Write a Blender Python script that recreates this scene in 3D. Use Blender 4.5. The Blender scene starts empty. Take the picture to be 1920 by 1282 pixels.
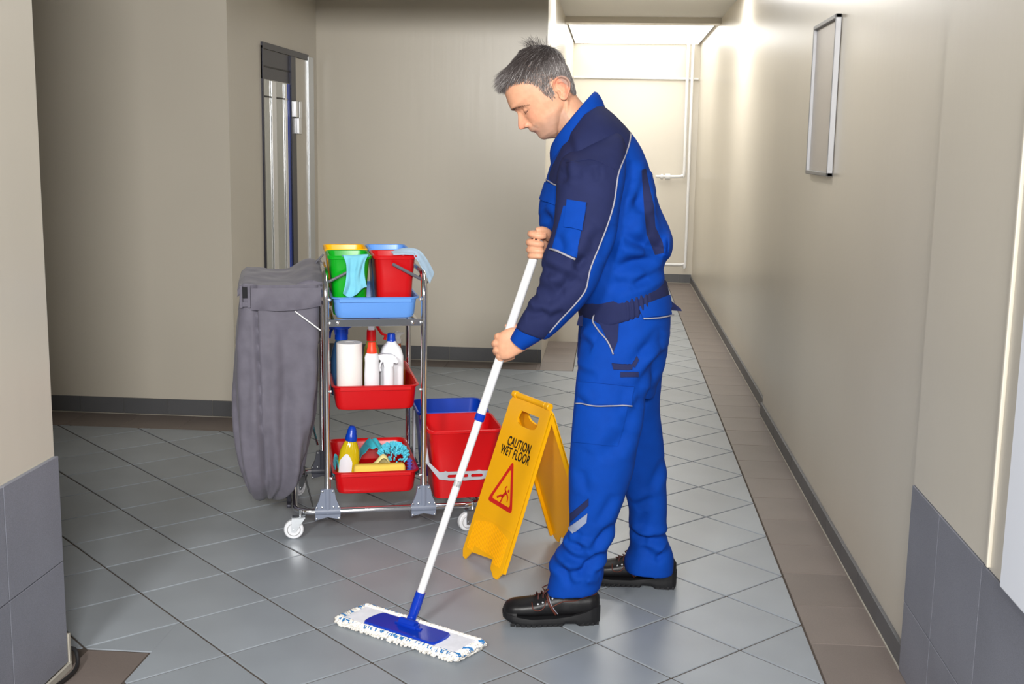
import bpy, bmesh, math, random
import numpy as np
from mathutils import Vector, Matrix, noise
from mathutils.bvhtree import BVHTree
random.seed(7); np.random.seed(7)
PI = math.pi
C = bpy.context.scene.collection
sc = bpy.context.scene

# ------------------------------------------------------------ camera
CAM = Vector((2.12337, -4.62550, 1.46863)); F = 2220.29
RT = Vector((0.99642297, 0.08291396, 0.01632584))
UP = Vector((-0.02979769, 0.16394717, 0.98601898))
FW = Vector((-0.07907816, 0.98297843, -0.16583137))
cd = bpy.data.cameras.new('camera'); cam = bpy.data.objects.new('camera', cd); C.objects.link(cam)
cd.sensor_width = 36; cd.lens = F/1920*36; cd.clip_start = .05
M = Matrix((RT, UP, -FW)).transposed().to_4x4(); M.translation = CAM
cam.matrix_world = M; sc.camera = cam

# ------------------------------------------------------------ world, lights, exposure
w = bpy.data.worlds.new('world'); sc.world = w; w.use_nodes = True
w.node_tree.nodes['Background'].inputs[0].default_value = (.93, .96, 1, 1)
w.node_tree.nodes['Background'].inputs[1].default_value = .13
def area(name, loc, target, size, power, col=(1, 1, 1), sy=None):
    l = bpy.data.lights.new(name, 'AREA'); l.size = size; l.energy = power; l.color = col
    if sy: l.shape = 'RECTANGLE'; l.size_y = sy
    o = bpy.data.objects.new(name, l); C.objects.link(o); o.location = loc
    o.rotation_euler = (Vector(target)-Vector(loc)).to_track_quat('-Z', 'Y').to_euler(); return o
area('softbox_key', (.86, -5.3, 2.55), (1.9, 0, .7), .55, 98, (1, .985, .96))
area('softbox_fill', (2.45, -6.2, 2.35), (1.4, 1.5, 1.1), .8, 225, (1, .98, .95))
area('added_fill_near', (2.1, 0, 2.53), (2.1, 0, 0), .4, 10, (1, .98, .95), 1.2)  # unseen fill added overhead to even out the brightness around cart and floor
area('added_fill_corridor', (2.25, 3.9, 2.53), (2.3, 3.9, 0), .35, 30, (1, .985, .96), 1.3)  # unseen fill added to brighten the upper right wall and its gloss
sc.view_settings.view_transform = 'Standard'; sc.view_settings.look = 'None'
sc.view_settings.gamma = 1; sc.view_settings.exposure = 0.27
sc.view_settings.use_curve_mapping = False

# ------------------------------------------------------------ helpers
def at(px, py, Y):                       # the point of the photograph's sight line on the plane y = Y
    d = RT*((px-960)/F) + UP*(-(py-641)/F) + FW
    return CAM + d*((Y-CAM.y)/d.y)
def lin(c):
    c = c/255
    return c/12.92 if c <= .04045 else ((c+.055)/1.055)**2.4
def rgb(r, g, b): return (lin(r), lin(g), lin(b), 1)
def tag(o, label=None, cat=None, group=None, kind=None):
    if label: o['label'] = label
    if cat: o['category'] = cat
    if group: o['group'] = group
    if kind: o['kind'] = kind
    return o
def empty(name, loc=(0, 0, 0), rz=0, rot=None):
    o = bpy.data.objects.new(name, None); C.objects.link(o); o.location = loc
    o.rotation_euler = rot or (0, 0, rz); o.empty_display_size = .1; return o
def mesh_of(verts, faces, mat=None, smooth=False):
    me = bpy.data.meshes.new('mesh'); me.from_pydata([tuple(v) for v in verts], [], [tuple(f) for f in faces])
    me.update()
    if mat: me.materials.append(mat)
    if smooth: me.polygons.foreach_set('use_smooth', [True]*len(me.polygons))
    return me
def link(name, me, parent=None, loc=None):
    o = bpy.data.objects.new(name, me); C.objects.link(o)
    if parent: o.parent = parent
    if loc: o.location = loc
    return o
class MB:
    """collects shapes; build() links them as one mesh object"""
    def __init__(s): s.v = []; s.f = []; s.sm = []
    def add(s, v, f, smooth=False):
        n = len(s.v); s.v += [Vector(x) for x in v]; s.f += [tuple(i+n for i in q) for q in f]; s.sm += [smooth]*len(f); return s
    def box(s, x0, x1, y0, y1, z0, z1, b=0, T=None):
        if b <= 0:
            v = [(x, y, z) for z in (z0, z1) for y in (y0, y1) for x in (x0, x1)]
            f = [(0, 2, 3, 1), (4, 5, 7, 6), (0, 1, 5, 4), (2, 6, 7, 3), (0, 4, 6, 2), (1, 3, 7, 5)]
        else:
            bm = bmesh.new(); bmesh.ops.create_cube(bm, size=1)
            for q in bm.verts: q.co = Vector(((x0+x1)/2+q.co.x*(x1-x0), (y0+y1)/2+q.co.y*(y1-y0), (z0+z1)/2+q.co.z*(z1-z0)))
            bmesh.ops.bevel(bm, geom=bm.edges[:], offset=b, segments=2, affect='EDGES', profile=.5)
            bm.verts.index_update(); v = [q.co.copy() for q in bm.verts]; f = [[q.index for q in p.verts] for p in bm.faces]; bm.free()
        if T is not None: v = [T @ Vector(q) for q in v]
        return s.add(v, f)
    def rings(s, rings, cap=True, smooth=True, closed=True):
        n = len(rings[0]); v = [p for r in rings for p in r]; f = []
        for i in range(len(rings)-1):
            for j in range(n if closed else n-1):
                k = (j+1) % n; f.append((i*n+j, i*n+k, (i+1)*n+k, (i+1)*n+j))
        if cap and closed: f.append(tuple(reversed(range(n)))); f.append(tuple((len(rings)-1)*n+j for j in range(n)))
        return s.add(v, f, smooth)
    def tube(s, pts, r, n=10, closed=False, cap=True, flat=1.0):
        pts = [Vector(p) for p in pts]; R = r if isinstance(r, (list, tuple)) else [r]*len(pts)
        rs = []; prev = None; m = len(pts)
        for i, p in enumerate(pts):
            if closed: t = pts[(i+1) % m]-pts[i-1]
            else: t = pts[min(i+1, m-1)]-pts[max(i-1, 0)]
            t.normalize()
            if prev is None:
                a = Vector((0, 0, 1)) if abs(t.z) < .9 else Vector((0, 1, 0)); a = (a-t*a.dot(t)).normalized()
            else: a = (prev-t*prev.dot(t)).normalized()
            prev = a; b = t.cross(a)
            rs.append([p+(a*math.cos(2*PI*j/n)*flat+b*math.sin(2*PI*j/n))*R[i] for j in range(n)])
        if closed: rs.append(rs[0]); cap = False
        return s.rings(rs, cap)
    def lathe(s, prof, c=(0, 0, 0), n=28, axis='z', cap=True, sx=1, sy=1):
        rs = []
        for r, z in prof:
            q = []
            for j in range(n):
                a = 2*PI*j/n; x, y = r*math.cos(a)*sx, r*math.sin(a)*sy
                p = {'z': (x, y, z), 'y': (x, -z, y), 'x': (z, x, y)}[axis]
                q.append(Vector(p)+Vector(c))
            rs.append(q)
        return s.rings(rs, cap)
    def prism(s, poly, d0, d1, T=None):       # polygon in xz, extruded in y
        n = len(poly); v = [(x, d0, z) for x, z in poly]+[(x, d1, z) for x, z in poly]
        if T is not None: v = [T @ Vector(q) for q in v]
        f = [tuple(range(n)), tuple(range(2*n-1, n-1, -1))]+[(i, i+n, (i+1) % n+n, (i+1) % n) for i in range(n)]
        return s.add(v, f)
    def xf(s, T): s.v = [T @ q for q in s.v]; return s
    def me(s, mat=None):
        me = mesh_of(s.v, s.f, mat); me.polygons.foreach_set('use_smooth', s.sm)
        bm = bmesh.new(); bm.from_mesh(me); bmesh.ops.recalc_face_normals(bm, faces=bm.faces[:]); bm.to_mesh(me); bm.free(); return me
    def build(s, name, mat, parent=None, loc=None, sharp=None):
        m = s.me(mat)
        if any(s.sm): m.set_sharp_from_angle(angle=math.radians(sharp or 38))
        return link(name, m, parent, loc)
def spline(P, n):                         # Catmull-Rom through tuples, n samples per span
    P = [np.array(p, float) for p in P]; out = []
    for i in range(len(P)-1):
        a, b, c, d = P[max(i-1, 0)], P[i], P[i+1], P[min(i+2, len(P)-1)]
        for k in range(n):
            t = k/n; out.append(.5*((2*b)+(c-a)*t+(2*a-5*b+4*c-d)*t*t+(3*b-a-3*c+d)*t**3))
    out.append(P[-1]); return out
def rrect(x0, x1, y0, y1, z, r, n=5):     # rounded rectangle ring
    out = []
    for cx, cy, a0 in ((x1-r, y1-r, 0), (x0+r, y1-r, 90), (x0+r, y0+r, 180), (x1-r, y0+r, 270)):
        for k in range(n+1):
            a = math.radians(a0+90*k/n); out.append(Vector((cx+r*math.cos(a), cy+r*math.sin(a), z)))
    return out

# ------------------------------------------------------------ materials
def mat(name, col, rough=.5, metal=0, spec=.5, coat=0, trans=0, sss=0, emit=None, es=0, ior=1.45, alpha=1):
    m = bpy.data.materials.new(name); m.use_nodes = True; b = m.node_tree.nodes['Principled BSDF']; I = b.inputs
    I['Base Color'].default_value = col; I['Roughness'].default_value = rough; I['Metallic'].default_value = metal
    I['Specular IOR Level'].default_value = spec; I['Coat Weight'].default_value = coat; I['Transmission Weight'].default_value = trans
    I['IOR'].default_value = ior
    if sss: I['Subsurface Weight'].default_value = sss; I['Subsurface Radius'].default_value = (1, .35, .18); I['Subsurface Scale'].default_value = .006
    if emit: I['Emission Color'].default_value = emit; I['Emission Strength'].default_value = es
    return m
def nd(m, t, **k):
    n = m.node_tree.nodes.new(t)
    for a, b in k.items(): setattr(n, a, b)
    return n
def noise_tex(m, scale, detail=4, rough=.5, stretch=(1, 1, 1), coord='Object'):
    L = m.node_tree.links; tc = nd(m, 'ShaderNodeTexCoord'); mp = nd(m, 'ShaderNodeMapping'); mp.inputs['Scale'].default_value = stretch
    nz = nd(m, 'ShaderNodeTexNoise'); nz.inputs['Scale'].default_value = scale; nz.inputs['Detail'].default_value = detail; nz.inputs['Roughness'].default_value = rough
    L.new(tc.outputs[coord], mp.inputs[0]); L.new(mp.outputs[0], nz.inputs[0]); return nz.outputs['Fac']
def ramp(m, fac, stops):
    r = nd(m, 'ShaderNodeValToRGB'); e = r.color_ramp.elements
    while len(e) < len(stops): e.new(.5)
    for q, (p, c) in zip(e, stops): q.position = p; q.color = c
    m.node_tree.links.new(fac, r.inputs[0]); return r.outputs[0]
def bump(m, fac, strength, dist, prev=None):
    b = nd(m, 'ShaderNodeBump'); b.inputs['Strength'].default_value = strength; b.inputs['Distance'].default_value = dist
    m.node_tree.links.new(fac, b.inputs['Height'])
    if prev: m.node_tree.links.new(prev, b.inputs['Normal'])
    m.node_tree.links.new(b.outputs[0], m.node_tree.nodes['Principled BSDF'].inputs['Normal']); return b.outputs[0]
def col_link(m, out): m.node_tree.links.new(out, m.node_tree.nodes['Principled BSDF'].inputs['Base Color'])
def mul(c, k): return (c[0]*k, c[1]*k, c[2]*k, 1)
def speckle(name, c, rough, amp=.18, scale=900, big=.08, rand=.06):
    m = mat(name, c, rough); f = noise_tex(m, scale, 2, .6); L = m.node_tree.links
    a = ramp(m, f, [(.3, mul(c, 1-amp)), (.7, mul(c, 1+amp))])
    g = noise_tex(m, 3.2, 3); h = ramp(m, g, [(.3, (1-big,)*3+(1,)), (.7, (1+big,)*3+(1,))])
    x = nd(m, 'ShaderNodeMix', data_type='RGBA', blend_type='MULTIPLY'); x.inputs[0].default_value = 1
    L.new(a, x.inputs[6]); L.new(h, x.inputs[7])
    oi = nd(m, 'ShaderNodeObjectInfo'); mr = nd(m, 'ShaderNodeMapRange'); mr.inputs[3].default_value = 1-rand; mr.inputs[4].default_value = 1+rand
    L.new(oi.outputs['Random'], mr.inputs[0])
    y = nd(m, 'ShaderNodeVectorMath', operation='SCALE'); L.new(x.outputs[2], y.inputs[0]); L.new(mr.outputs[0], y.inputs['Scale'])
    col_link(m, y.outputs[0]); bump(m, f, .12, .0006)
    return m
def paint(name, c, rough=.30, streak=True):
    m = mat(name, c, rough); f = noise_tex(m, 2.5, 3, .5, (9, 9, .6)); g = noise_tex(m, 1.1, 2)
    a = ramp(m, g, [(.3, mul(c, .96)), (.7, mul(c, 1.03))]); col_link(m, a)
    b = bump(m, f, .25, .002); k = noise_tex(m, 160, 2); bump(m, k, .12, .0006, b); return m
def plastic(name, c, rough=.3, sss=0):
    m = mat(name, c, rough, sss=0); f = noise_tex(m, 260, 2); bump(m, f, .05, .0004); return m
def cloth(name, c, rough=.85, scale=520):
    m = mat(name, c, rough, spec=.25); m.node_tree.nodes['Principled BSDF'].inputs['Sheen Weight'].default_value = .12
    f = noise_tex(m, 24, 4); col_link(m, ramp(m, f, [(.25, mul(c, .9)), (.75, mul(c, 1.1))]))
    b = bump(m, noise_tex(m, scale, 2, .6, (1, 1, .35)), .25, .0006); bump(m, noise_tex(m, 38, 3), .25, .003, b); return m
M_wall = paint('cream_gloss_paint', rgb(207, 200, 186))
M_ceil = paint('white_ceiling_paint', rgb(232, 230, 224), .7)
M_tile = speckle('grey_blue_tile', rgb(142, 149, 156), .36)
M_brown = speckle('brown_grey_tile', rgb(113, 103, 98), .42)
M_base = speckle('charcoal_tile', rgb(92, 93, 96), .45)
M_wains = speckle('slate_blue_tile', rgb(124, 126, 136), .5, .2, 700)
M_grout = speckle('grout', rgb(76, 67, 60), .95)
M_lgrout = speckle('light_grout', rgb(168, 163, 152), .9)
M_chrome = mat('chrome', (.82, .82, .84, 1), .12, 1)
M_frame = mat('satin_grey_metal', rgb(150, 150, 152), .45, .5)
M_steel = mat('zinc_steel', (.62, .65, .68, 1), .32, 1)
M_alu = mat('aluminium', (.78, .79, .8, 1), .28, 1)
M_dark = mat('dark_metal', rgb(58, 58, 66), .35, .6)
M_grey = plastic('grey_plastic', rgb(124, 132, 150), .4)
M_dgrey = plastic('dark_grey_plastic', rgb(72, 74, 84), .45)
M_bhand = plastic('dark_handle_grey', rgb(98, 98, 106), .4)
M_lgrey = plastic('light_grey_plastic', rgb(176, 180, 188), .4)
M_red = plastic('red_plastic', rgb(204, 14, 20), .28)
M_green = plastic('green_plastic', rgb(8, 168, 30), .28)
M_yellow = plastic('yellow_plastic', rgb(252, 188, 8), .3)
M_sky = plastic('sky_blue_plastic', rgb(104, 160, 236), .3)
M_blue = plastic('blue_plastic', rgb(10, 62, 178), .28)
M_sign = plastic('yellow_sign_plastic', rgb(246, 178, 5), .35)
M_white = plastic('white_plastic', rgb(232, 234, 238), .35)
M_pipe = mat('white_enamel', rgb(228, 228, 228), .32)
M_black = mat('black_rubber', rgb(20, 20, 22), .5)
M_ink = mat('black_ink', rgb(16, 14, 14), .5)
M_redink = mat('red_ink', rgb(206, 28, 22), .5)
M_bag = cloth('grey_nylon', rgb(104, 101, 112), .62, 700)
M_bagb = mat('gap_shade_black', rgb(22, 22, 26), .8)  # black that stands in for shade in the bag's mouth and strap gap
# ============================================================ the setting
def clip(poly, x0, x1, y0, y1):
    def cut(P, f, g):
        out = []
        for i in range(len(P)):
            a, b = P[i-1], P[i]; fa, fb = f(a), f(b)
            if fa >= 0 and fb >= 0: out.append(b)
            elif fa >= 0 > fb: out.append(g(a, b, fa, fb))
            elif fa < 0 <= fb: out += [g(a, b, fa, fb), b]
        return out
    g = lambda a, b, fa, fb: (a[0]+(b[0]-a[0])*fa/(fa-fb), a[1]+(b[1]-a[1])*fa/(fa-fb))
    for f in (lambda p: p[0]-x0, lambda p: x1-p[0], lambda p: p[1]-y0, lambda p: y1-p[1]):
        if poly: poly = cut(poly, f, g)
    return poly
def area2(P): return abs(sum(P[i-1][0]*P[i][1]-P[i][0]*P[i-1][1] for i in range(len(P))))/2
flo = MB().box(-1.3, 3.3, -3.6, 8.6, -.06, -.0035).build('floor', M_grout); tag(flo, kind='structure')
S = .3; G = .0036; rt = 2**-.5
FIELDS = [(.84, 2.757, -3.5, 2.998), (-1.28, .84, -1.49, 1.095), (.36, .84, 1.095, 2.998), (1.915, 2.757, 2.998, 7.98)]
def slab(polys, mt, z0=-.03, z1=0.0, org=(0, 0)):
    mb = MB()
    for P in polys:
        if sum(P[i-1][0]*P[i][1]-P[i][0]*P[i-1][1] for i in range(len(P))) < 0: P = P[::-1]
        n = len(P); v = [(x-org[0], y-org[1], z0) for x, y in P]+[(x-org[0], y-org[1], z1-.0012) for x, y in P]
        cx = sum(p[0] for p in P)/n; cy = sum(p[1] for p in P)/n
        v += [(x-org[0]-(x-cx)*.010, y-org[1]-(y-cy)*.010, z1) for x, y in P]
        f = [tuple(range(n))[::-1], tuple(range(2*n, 3*n))]
        for i in range(n):
            k = (i+1) % n; f += [(i, k, k+n, i+n), (i+n, k+n, k+2*n, i+2*n)]
        mb.add(v, f)
    return mb.me(mt)
full = None; tiles = []
for i in range(-22, 26):
    for j in range(-10, 34):
        cx, cy = (i+j+1)*rt*S, (j-i)*rt*S; h = S/2-G
        P = [(cx+(a+b)*rt*h, cy+(b-a)*rt*h) for a, b in ((-1, -1), (1, -1), (1, 1), (-1, 1))]
        if not (-1.6 < cx < 3.1 and -3.8 < cy < 8.3): continue
        parts = [q for q in (clip(P, *R) for R in FIELDS) if q and area2(q) > 2e-4]
        if not parts: continue
        at_ = sum(area2(q) for q in parts); isfull = at_ > area2(P)*.9995
        # leave out what the camera never sees: behind the near walls, hidden in the corridor sides
        d = Vector((cx, cy, 0))-CAM
        u_, v_ = d.dot(RT)/d.dot(FW)*F+960, 641-d.dot(UP)/d.dot(FW)*F
        tiles.append(((Vector((cx, cy, 0))-CAM).length, cx, cy, P if isfull else None, parts, -150 < u_ < 2000 and v_ < 1500))
tiles.sort(key=lambda t: (not t[5], t[0]))
rest = []
for n, (dd, cx, cy, P, parts, vis) in enumerate(tiles):
    if n < 296:
        if P:
            if full is None: full = slab([P], M_tile, org=(cx, cy))
            link('tile', full, flo, (cx, cy, 0))
        else: link('tile', slab(parts, M_tile, org=(cx, cy)), flo, (cx, cy, 0))
    else: rest += parts
if rest: tag(link('tile_field', slab(rest, M_tile), flo), kind='stuff')
bands = [(2.763, 3.03, -3.0, 7.98, 1, .3), (-.95, .36, 1.10, 1.42, 0, .3), (.165, .355, 1.425, 3.0, 1, .3), (.165, 1.69, 3.003, 3.25, 0, .3),
         (1.69, 1.91, 3.003, 4.17, 1, .3), (1.69, 1.91, 4.175, 7.98, 1, .3), (1.69, 3.03, 7.985, 8.25, 0, .3), (.655, .835, -3.0, -1.495, 1, .3)]
cache = {}
for x0, x1, y0, y1, ax, st in bands:
    a0, a1 = (y0, y1) if ax else (x0, x1); k = a0
    while k < a1-.02:
        e = min(k+st, a1)
        r = (x0, x1, k+.001, e-.001) if ax else (k+.001, e-.001, y0, y1)
        hx, hy = (r[1]-r[0])/2, (r[3]-r[2])/2; key = (round(hx, 4), round(hy, 4))
        if key not in cache: cache[key] = slab([[(-hx, -hy), (hx, -hy), (hx, hy), (-hx, hy)]], M_brown, z1=.0004)
        link('border_tile', cache[key], flo, (r[0]+hx, r[2]+hy, 0)); k = e
# ---- walls
def struct(name, x0, x1, y0, y1, z0, z1, m=None):
    return tag(MB().box(x0, x1, y0, y1, z0, z1).build(name, m or M_wall), kind='structure')
H = 2.55
wr = MB().box(3.0, 3.2, -3.0, 1.9, 0, H).box(3.025, 3.2, 1.9, 8.35, 0, H).build('wall_right', M_wall); tag(wr, kind='structure')
struct('wall_far', 1.5, 3.2, 8.25, 8.4, 0, H)
wl = MB().box(1.2, 1.69, 3.4, 8.3, 0, H).build('wall_left', M_wall); tag(wl, kind='structure')
struct('wall_middle', .165, 1.69, 3.25, 3.4, 0, H+.1)
struct('wall_alcove', -1.3, .165, 1.403, 3.45, 0, H+.1)
struct('wall_alcove_left', -1.42, -1.3, -1.7, 1.45, 0, H)
pl = MB().box(-1.4, .64, -3.0, -1.62, 0, H).build('wall_pillar', M_wall); tag(pl, kind='structure')
struct('wall_plinth', 1.69, 1.94, 4.17, 4.6, 0, .42)
ce = MB().box(-1.3, 3.2, -1.0, 8.4, H, H+.1).build('ceiling', M_ceil); tag(ce, kind='structure')
bm_ = MB().box(-1.3, 3.02, 1.5, 1.75, 2.27, H+.02).build('trim_1', M_wall); tag(bm_, kind='structure')
b2 = MB().box(1.66, 3.05, 5.9, 6.1, 2.50, H+.02).build('trim_2', M_wall); tag(b2, kind='structure')
# near right: tiled dado, conduit strip and white board
def wall_tiles(par, x, face, yz, m, t=.012):
    """tiles on a plane x = const; yz = list of (y0,y1,z0,z1); face = +1/-1 normal"""
    for y0, y1, z0, z1 in yz:
        g = .0016
        MB().box(min(x, x-face*t), max(x, x-face*t), y0+g, y1-g, z0+g, z1-g, .001).build('tile', m, par)
dr = MB().box(2.995, 3.01, -3.0, -1.358, 0, .548).build('trim_3', M_lgrout); tag(dr, kind='structure')
ys = [-1.358, -1.636, -1.991, -2.345, -2.7, -3.0]
wall_tiles(dr, 2.985, -1, [(b, a, z0, z1) for a, b in zip(ys, ys[1:]) for z0, z1 in ((0, .21), (.21, .55))], M_wains)
tag(MB().box(2.988, 3.0, -3.0, -1.36, .55, H, .002).build('wall_right_near', M_wall), kind='structure')
tag(MB().box(2.980, 2.99, -2.037, -2.027, .556, 1.62, .002).build('trim_4', mat('cream_strip', rgb(214, 207, 192), .5)), kind='structure')
wb = MB().box(2.972, 2.99, -3.0, -2.150, .556, H, .003).build('door_2', mat('white_gloss_door', rgb(236, 240, 248), .3)); tag(wb, kind='structure')
dl = MB().box(.62, .643, -3.0, -1.625, .01, .612).build('trim_5', M_lgrout); tag(dl, kind='structure')
ys = [-1.625, -1.922, -2.222, -2.522, -2.822]
wall_tiles(dl, .655, 1, [(b, a, z0, z1) for a, b in zip(ys, ys[1:]) for z0, z1 in ((.02, .316), (.316, .614))], M_wains)
tag(MB().box(.655, .662, -3.0, -1.618, 0, .018).build('trim_6', M_lgrout), kind='structure')
tag(MB().box(.60, .658, -1.622, -1.612, 0, .10).build('trim_7', M_lgrout), kind='structure')
# baseboards of dark tiles
def base_x(name, x, face, y0, y1, h, st=.3, t=.012, gm=None):
    p = MB().box(min(x, x+face*t*.6), max(x, x+face*t*.6), y0, y1, 0, h-.001).box(min(x, x+face*(t+.003)), max(x, x+face*(t+.003)), y0, y1, 0, .004).build(name, M_lgrout); tag(p, kind='structure')
    k = y0
    while k < y1-.01:
        e = min(k+st, y1); MB().box(min(x, x+face*t), max(x, x+face*t), k+.001, e-.001, .005, h, .001).build('tile', M_base, p); k = e
def base_y(name, y, x0, x1, h, st=.3, t=.012):
    p = MB().box(x0, x1, y-t*.6, y, 0, h-.001).box(x0, x1, y-t-.003, y, 0, .004).build(name, M_lgrout); tag(p, kind='structure')
    k = x0
    while k < x1-.01:
        e = min(k+st, x1); MB().box(k+.001, e-.001, y-t, y, .005, h, .001).build('tile', M_base, p); k = e
base_x('baseboard_right', 3.0, -1, -1.355, 1.9, .07)
base_x('baseboard_right_far', 3.025, -1, 1.9, 8.25, .07)
base_y('baseboard_alcove', 1.403, -.63-.3, .165, .088, .243)
base_y('baseboard_middle', 3.25, .165, 1.69, .095, .3)
base_y('baseboard_far', 8.25, 1.69, 3.02, .095, .3)
base_x('baseboard_left', .165, 1, 1.403, 1.98, .088)
# ---- glazed metal door in the alcove side wall (plane x = .165)
dm = MB()
X = .165
dm.box(X-.01, X+.012, 1.985, 3.0, 1.965, 2.0)                 # head
dm.box(X-.01, X+.006, 1.985, 2.66, 1.80, 1.962)               # header panel
dm.box(X-.01, X+.018, 2.555, 2.655, 0, 1.962)                 # hinge stile
dm.box(X-.01, X+.010, 1.985, 2.003, 0, 1.98)
d1 = dm.build('door_1', M_dark); tag(d1, kind='structure')
MB().box(X-.012, X+.002, 2.003, 2.555, 0, 1.80).build('pane', mat('frosted_door_glass', rgb(168, 170, 160), .12, 0, .8, coat=.4), d1)
for y0, y1, mm in ((2.16, 2.25, M_alu), (2.44, 2.49, M_alu), (2.505, 2.55, M_blue)):
    MB().box(X+.002, X+.010, y0, y1, 0, 1.795, .002).build('glazing_bar', mm, d1)
for z in (1.70, 1.865): MB().box(X+.006, X+.009, 2.003, 2.62, z, z+.008).build('rail', M_black, d1)
MB().box(X-.01, X+.005, 2.66, 2.98, 0, 1.962).build('jamb', M_wall, d1)
MB().box(X-.01, X+.016, 2.98, 3.11, 0, 1.99, .003).build('edge_profile', M_steel, d1)
hg = MB()
for z0, z1, y0, y1 in ((1.60, 1.70, 2.60, 2.655), (1.595, 1.70, 2.68, 2.735), (1.50, 1.60, 2.66, 2.72)): hg.box(X+.012, X+.035, y0, y1, z0, z1, .004)
hg.build('hinge', M_alu, d1)
# ---- corridor end: glowing slab for the lit ceiling, pipes
lt = empty('ceiling_glow', (2.35, 7.2, H)); tag(lt, 'glowing white slab added in place of the brightly lit ceiling at the corridor end', 'glowing slab')
MB().box(-.645, .645, -1.08, 1.03, -.030, 0, .004).build('glow_backing', M_pipe, lt)
MB().box(-.640, .640, -1.07, 1.02, -.034, -.029).build('glow_face', mat('lit_ceiling_glow', (1, 1, 1, 1), .5, emit=(1, .985, .95, 1), es=3.4), lt)  # no lamp: emission puts the brightness of the lit ceiling into this face
def pipe(name, pts, r, label):
    p0 = Vector(pts[0]); b = MB().tube([Vector(p)-p0 for p in spline(pts, 4)], r, 10); o = b.build(name, M_pipe, loc=p0); tag(o, label, 'pipe', 'white pipes on the far corridor wall'); return o
Yp = 8.19
pipe('water_pipe', [(2.99-.05, Yp, 2.54), (2.945, Yp, 1.4), (2.947, Yp, .26), (2.93, Yp, .215), (2.88, Yp, .205), (2.70, Yp, .205)], .016, 'longer white wall pipe by the far corridor corner, bending left near the floor')
p2 = pipe('water_pipe', [(2.89, Yp, 2.54), (2.893, Yp, 1.8), (2.897, Yp, 1.20), (2.88, Yp, 1.155), (2.83, Yp, 1.143), (2.60, Yp, 1.14)], .016, 'shorter white wall pipe bending left at a white valve halfway down the far wall')
o = MB().tube([(-.19, 0, -1.40), (-.14, 0, -1.40)], .032, 12).tube([(-.24, 0, -1.40), (-.215, 0, -1.40)], .028, 12).build('valve', M_pipe, p2)
pipe('water_pipe', [(1.70, 8.235, 2.165), (2.4, 8.235, 2.163), (3.01, 8.235, 2.160)], .013, 'thin horizontal white pipe running across the far corridor wall')
# ---- framed panel on the right wall
fr = empty('wall_frame', (2.999, .463, 1.67)); tag(fr, 'tall narrow aluminium framed panel hung on the right corridor wall', 'frame')
fb = MB()
for a in ((-.262, -.248, -.314, .314), (.248, .262, -.314, .314), (-.262, .262, .297, .314), (-.262, .262, -.314, -.297)): fb.box(-.024, 0, a[0], a[1], a[2], a[3], .003)
fb.build('moulding', M_frame, fr)
MB().box(-.010, -.002, -.245, .245, -.30, .30).build('panel', mat('pale_panel', rgb(190, 183, 176), .35), fr)
# ---- small cable at the foot of the left pillar
cb = MB().tube(spline([(.64, -1.60, .05), (.668, -1.605, .045), (.685, -1.64, .012), (.682, -1.72, .008), (.665, -1.83, .008), (.66, -2.0, .008)], 5), .006, 8)
tag(cb.build('cable', M_black), 'short black cable lying at the foot of the left pillar', 'cable')
# ============================================================ cleaning cart
AC = math.radians(15.7); CO = Vector((.971, -.464, 0))
def cw(u, v, w_=0): return CO+Vector((math.cos(AC)*u-math.sin(AC)*v, math.sin(AC)*u+math.cos(AC)*v, w_))
cart = empty('cleaning_cart', CO, AC); tag(cart, 'chrome cleaning cart on white wheels with three trays between tube posts', 'cart')
VD = .56                                   # depth of the cart
U0, U1 = .138, .498                        # posts
ch = MB()
ch.tube([p for p in rrect(.02, .715, 0, VD, .098, .06, 5)], .0115, 12, closed=True)
ch.tube([(.62, 0, .098), (.62, VD, .098)], .009, 10)
ch.build('chassis', M_chrome, cart)
for u in (U0, U1):
    b = MB(); pts = [(u, 0, .10), (u, 0, .5), (u, 0, .90), (u, .004, .935), (u, .022, .965), (u, .05, .985), (u, .09, .99), (u, VD-.09, .99), (u, VD-.05, .985), (u, VD-.022, .965), (u, VD-.004, .935), (u, VD, .90), (u, VD, .10)]
    b.tube(pts, .0115, 12); b.build('side_frame', M_chrome, cart)
def bracket(u, v, m):
    T = Matrix.Translation((u, v, 0)); b = MB()
    o = [(-.046, .066), (-.03, .070), (0, .077), (.03, .070), (.046, .066), (.047, .112), (.040, .124), (.030, .148), (.024, .183), (-.024, .183), (-.030, .148), (-.040, .124), (-.047, .112)]
    b.prism(o, -.010, .010, T)
    b.tube([T@Vector((0, 0, .09)), T@Vector((0, 0, .186))], .0145, 14)
    b.tube([T@Vector((-.047, 0, .098)), T@Vector((.047, 0, .098))], .0160, 14)
    q = b.build('tee_bracket', m, cart)
    s = MB()
    for x, z in ((-.041, .072), (.041, .072), (-.041, .115), (.041, .115), (-.021, .116), (.021, .116), (-.019, .177), (.019, .177)):
        s.lathe([(.0, -.0), (.0040, .0), (.0036, .003), (.0016, .0042), (0, .0044)], (u+x, v-.0105, z), 10, 'y')
    tag(s.build('rivet', M_steel, q), kind='stuff')
    return q
for v, m in ((0, M_grey), (VD, M_dgrey)):
    for u in (U0, U1): bracket(u, v, m)
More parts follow.
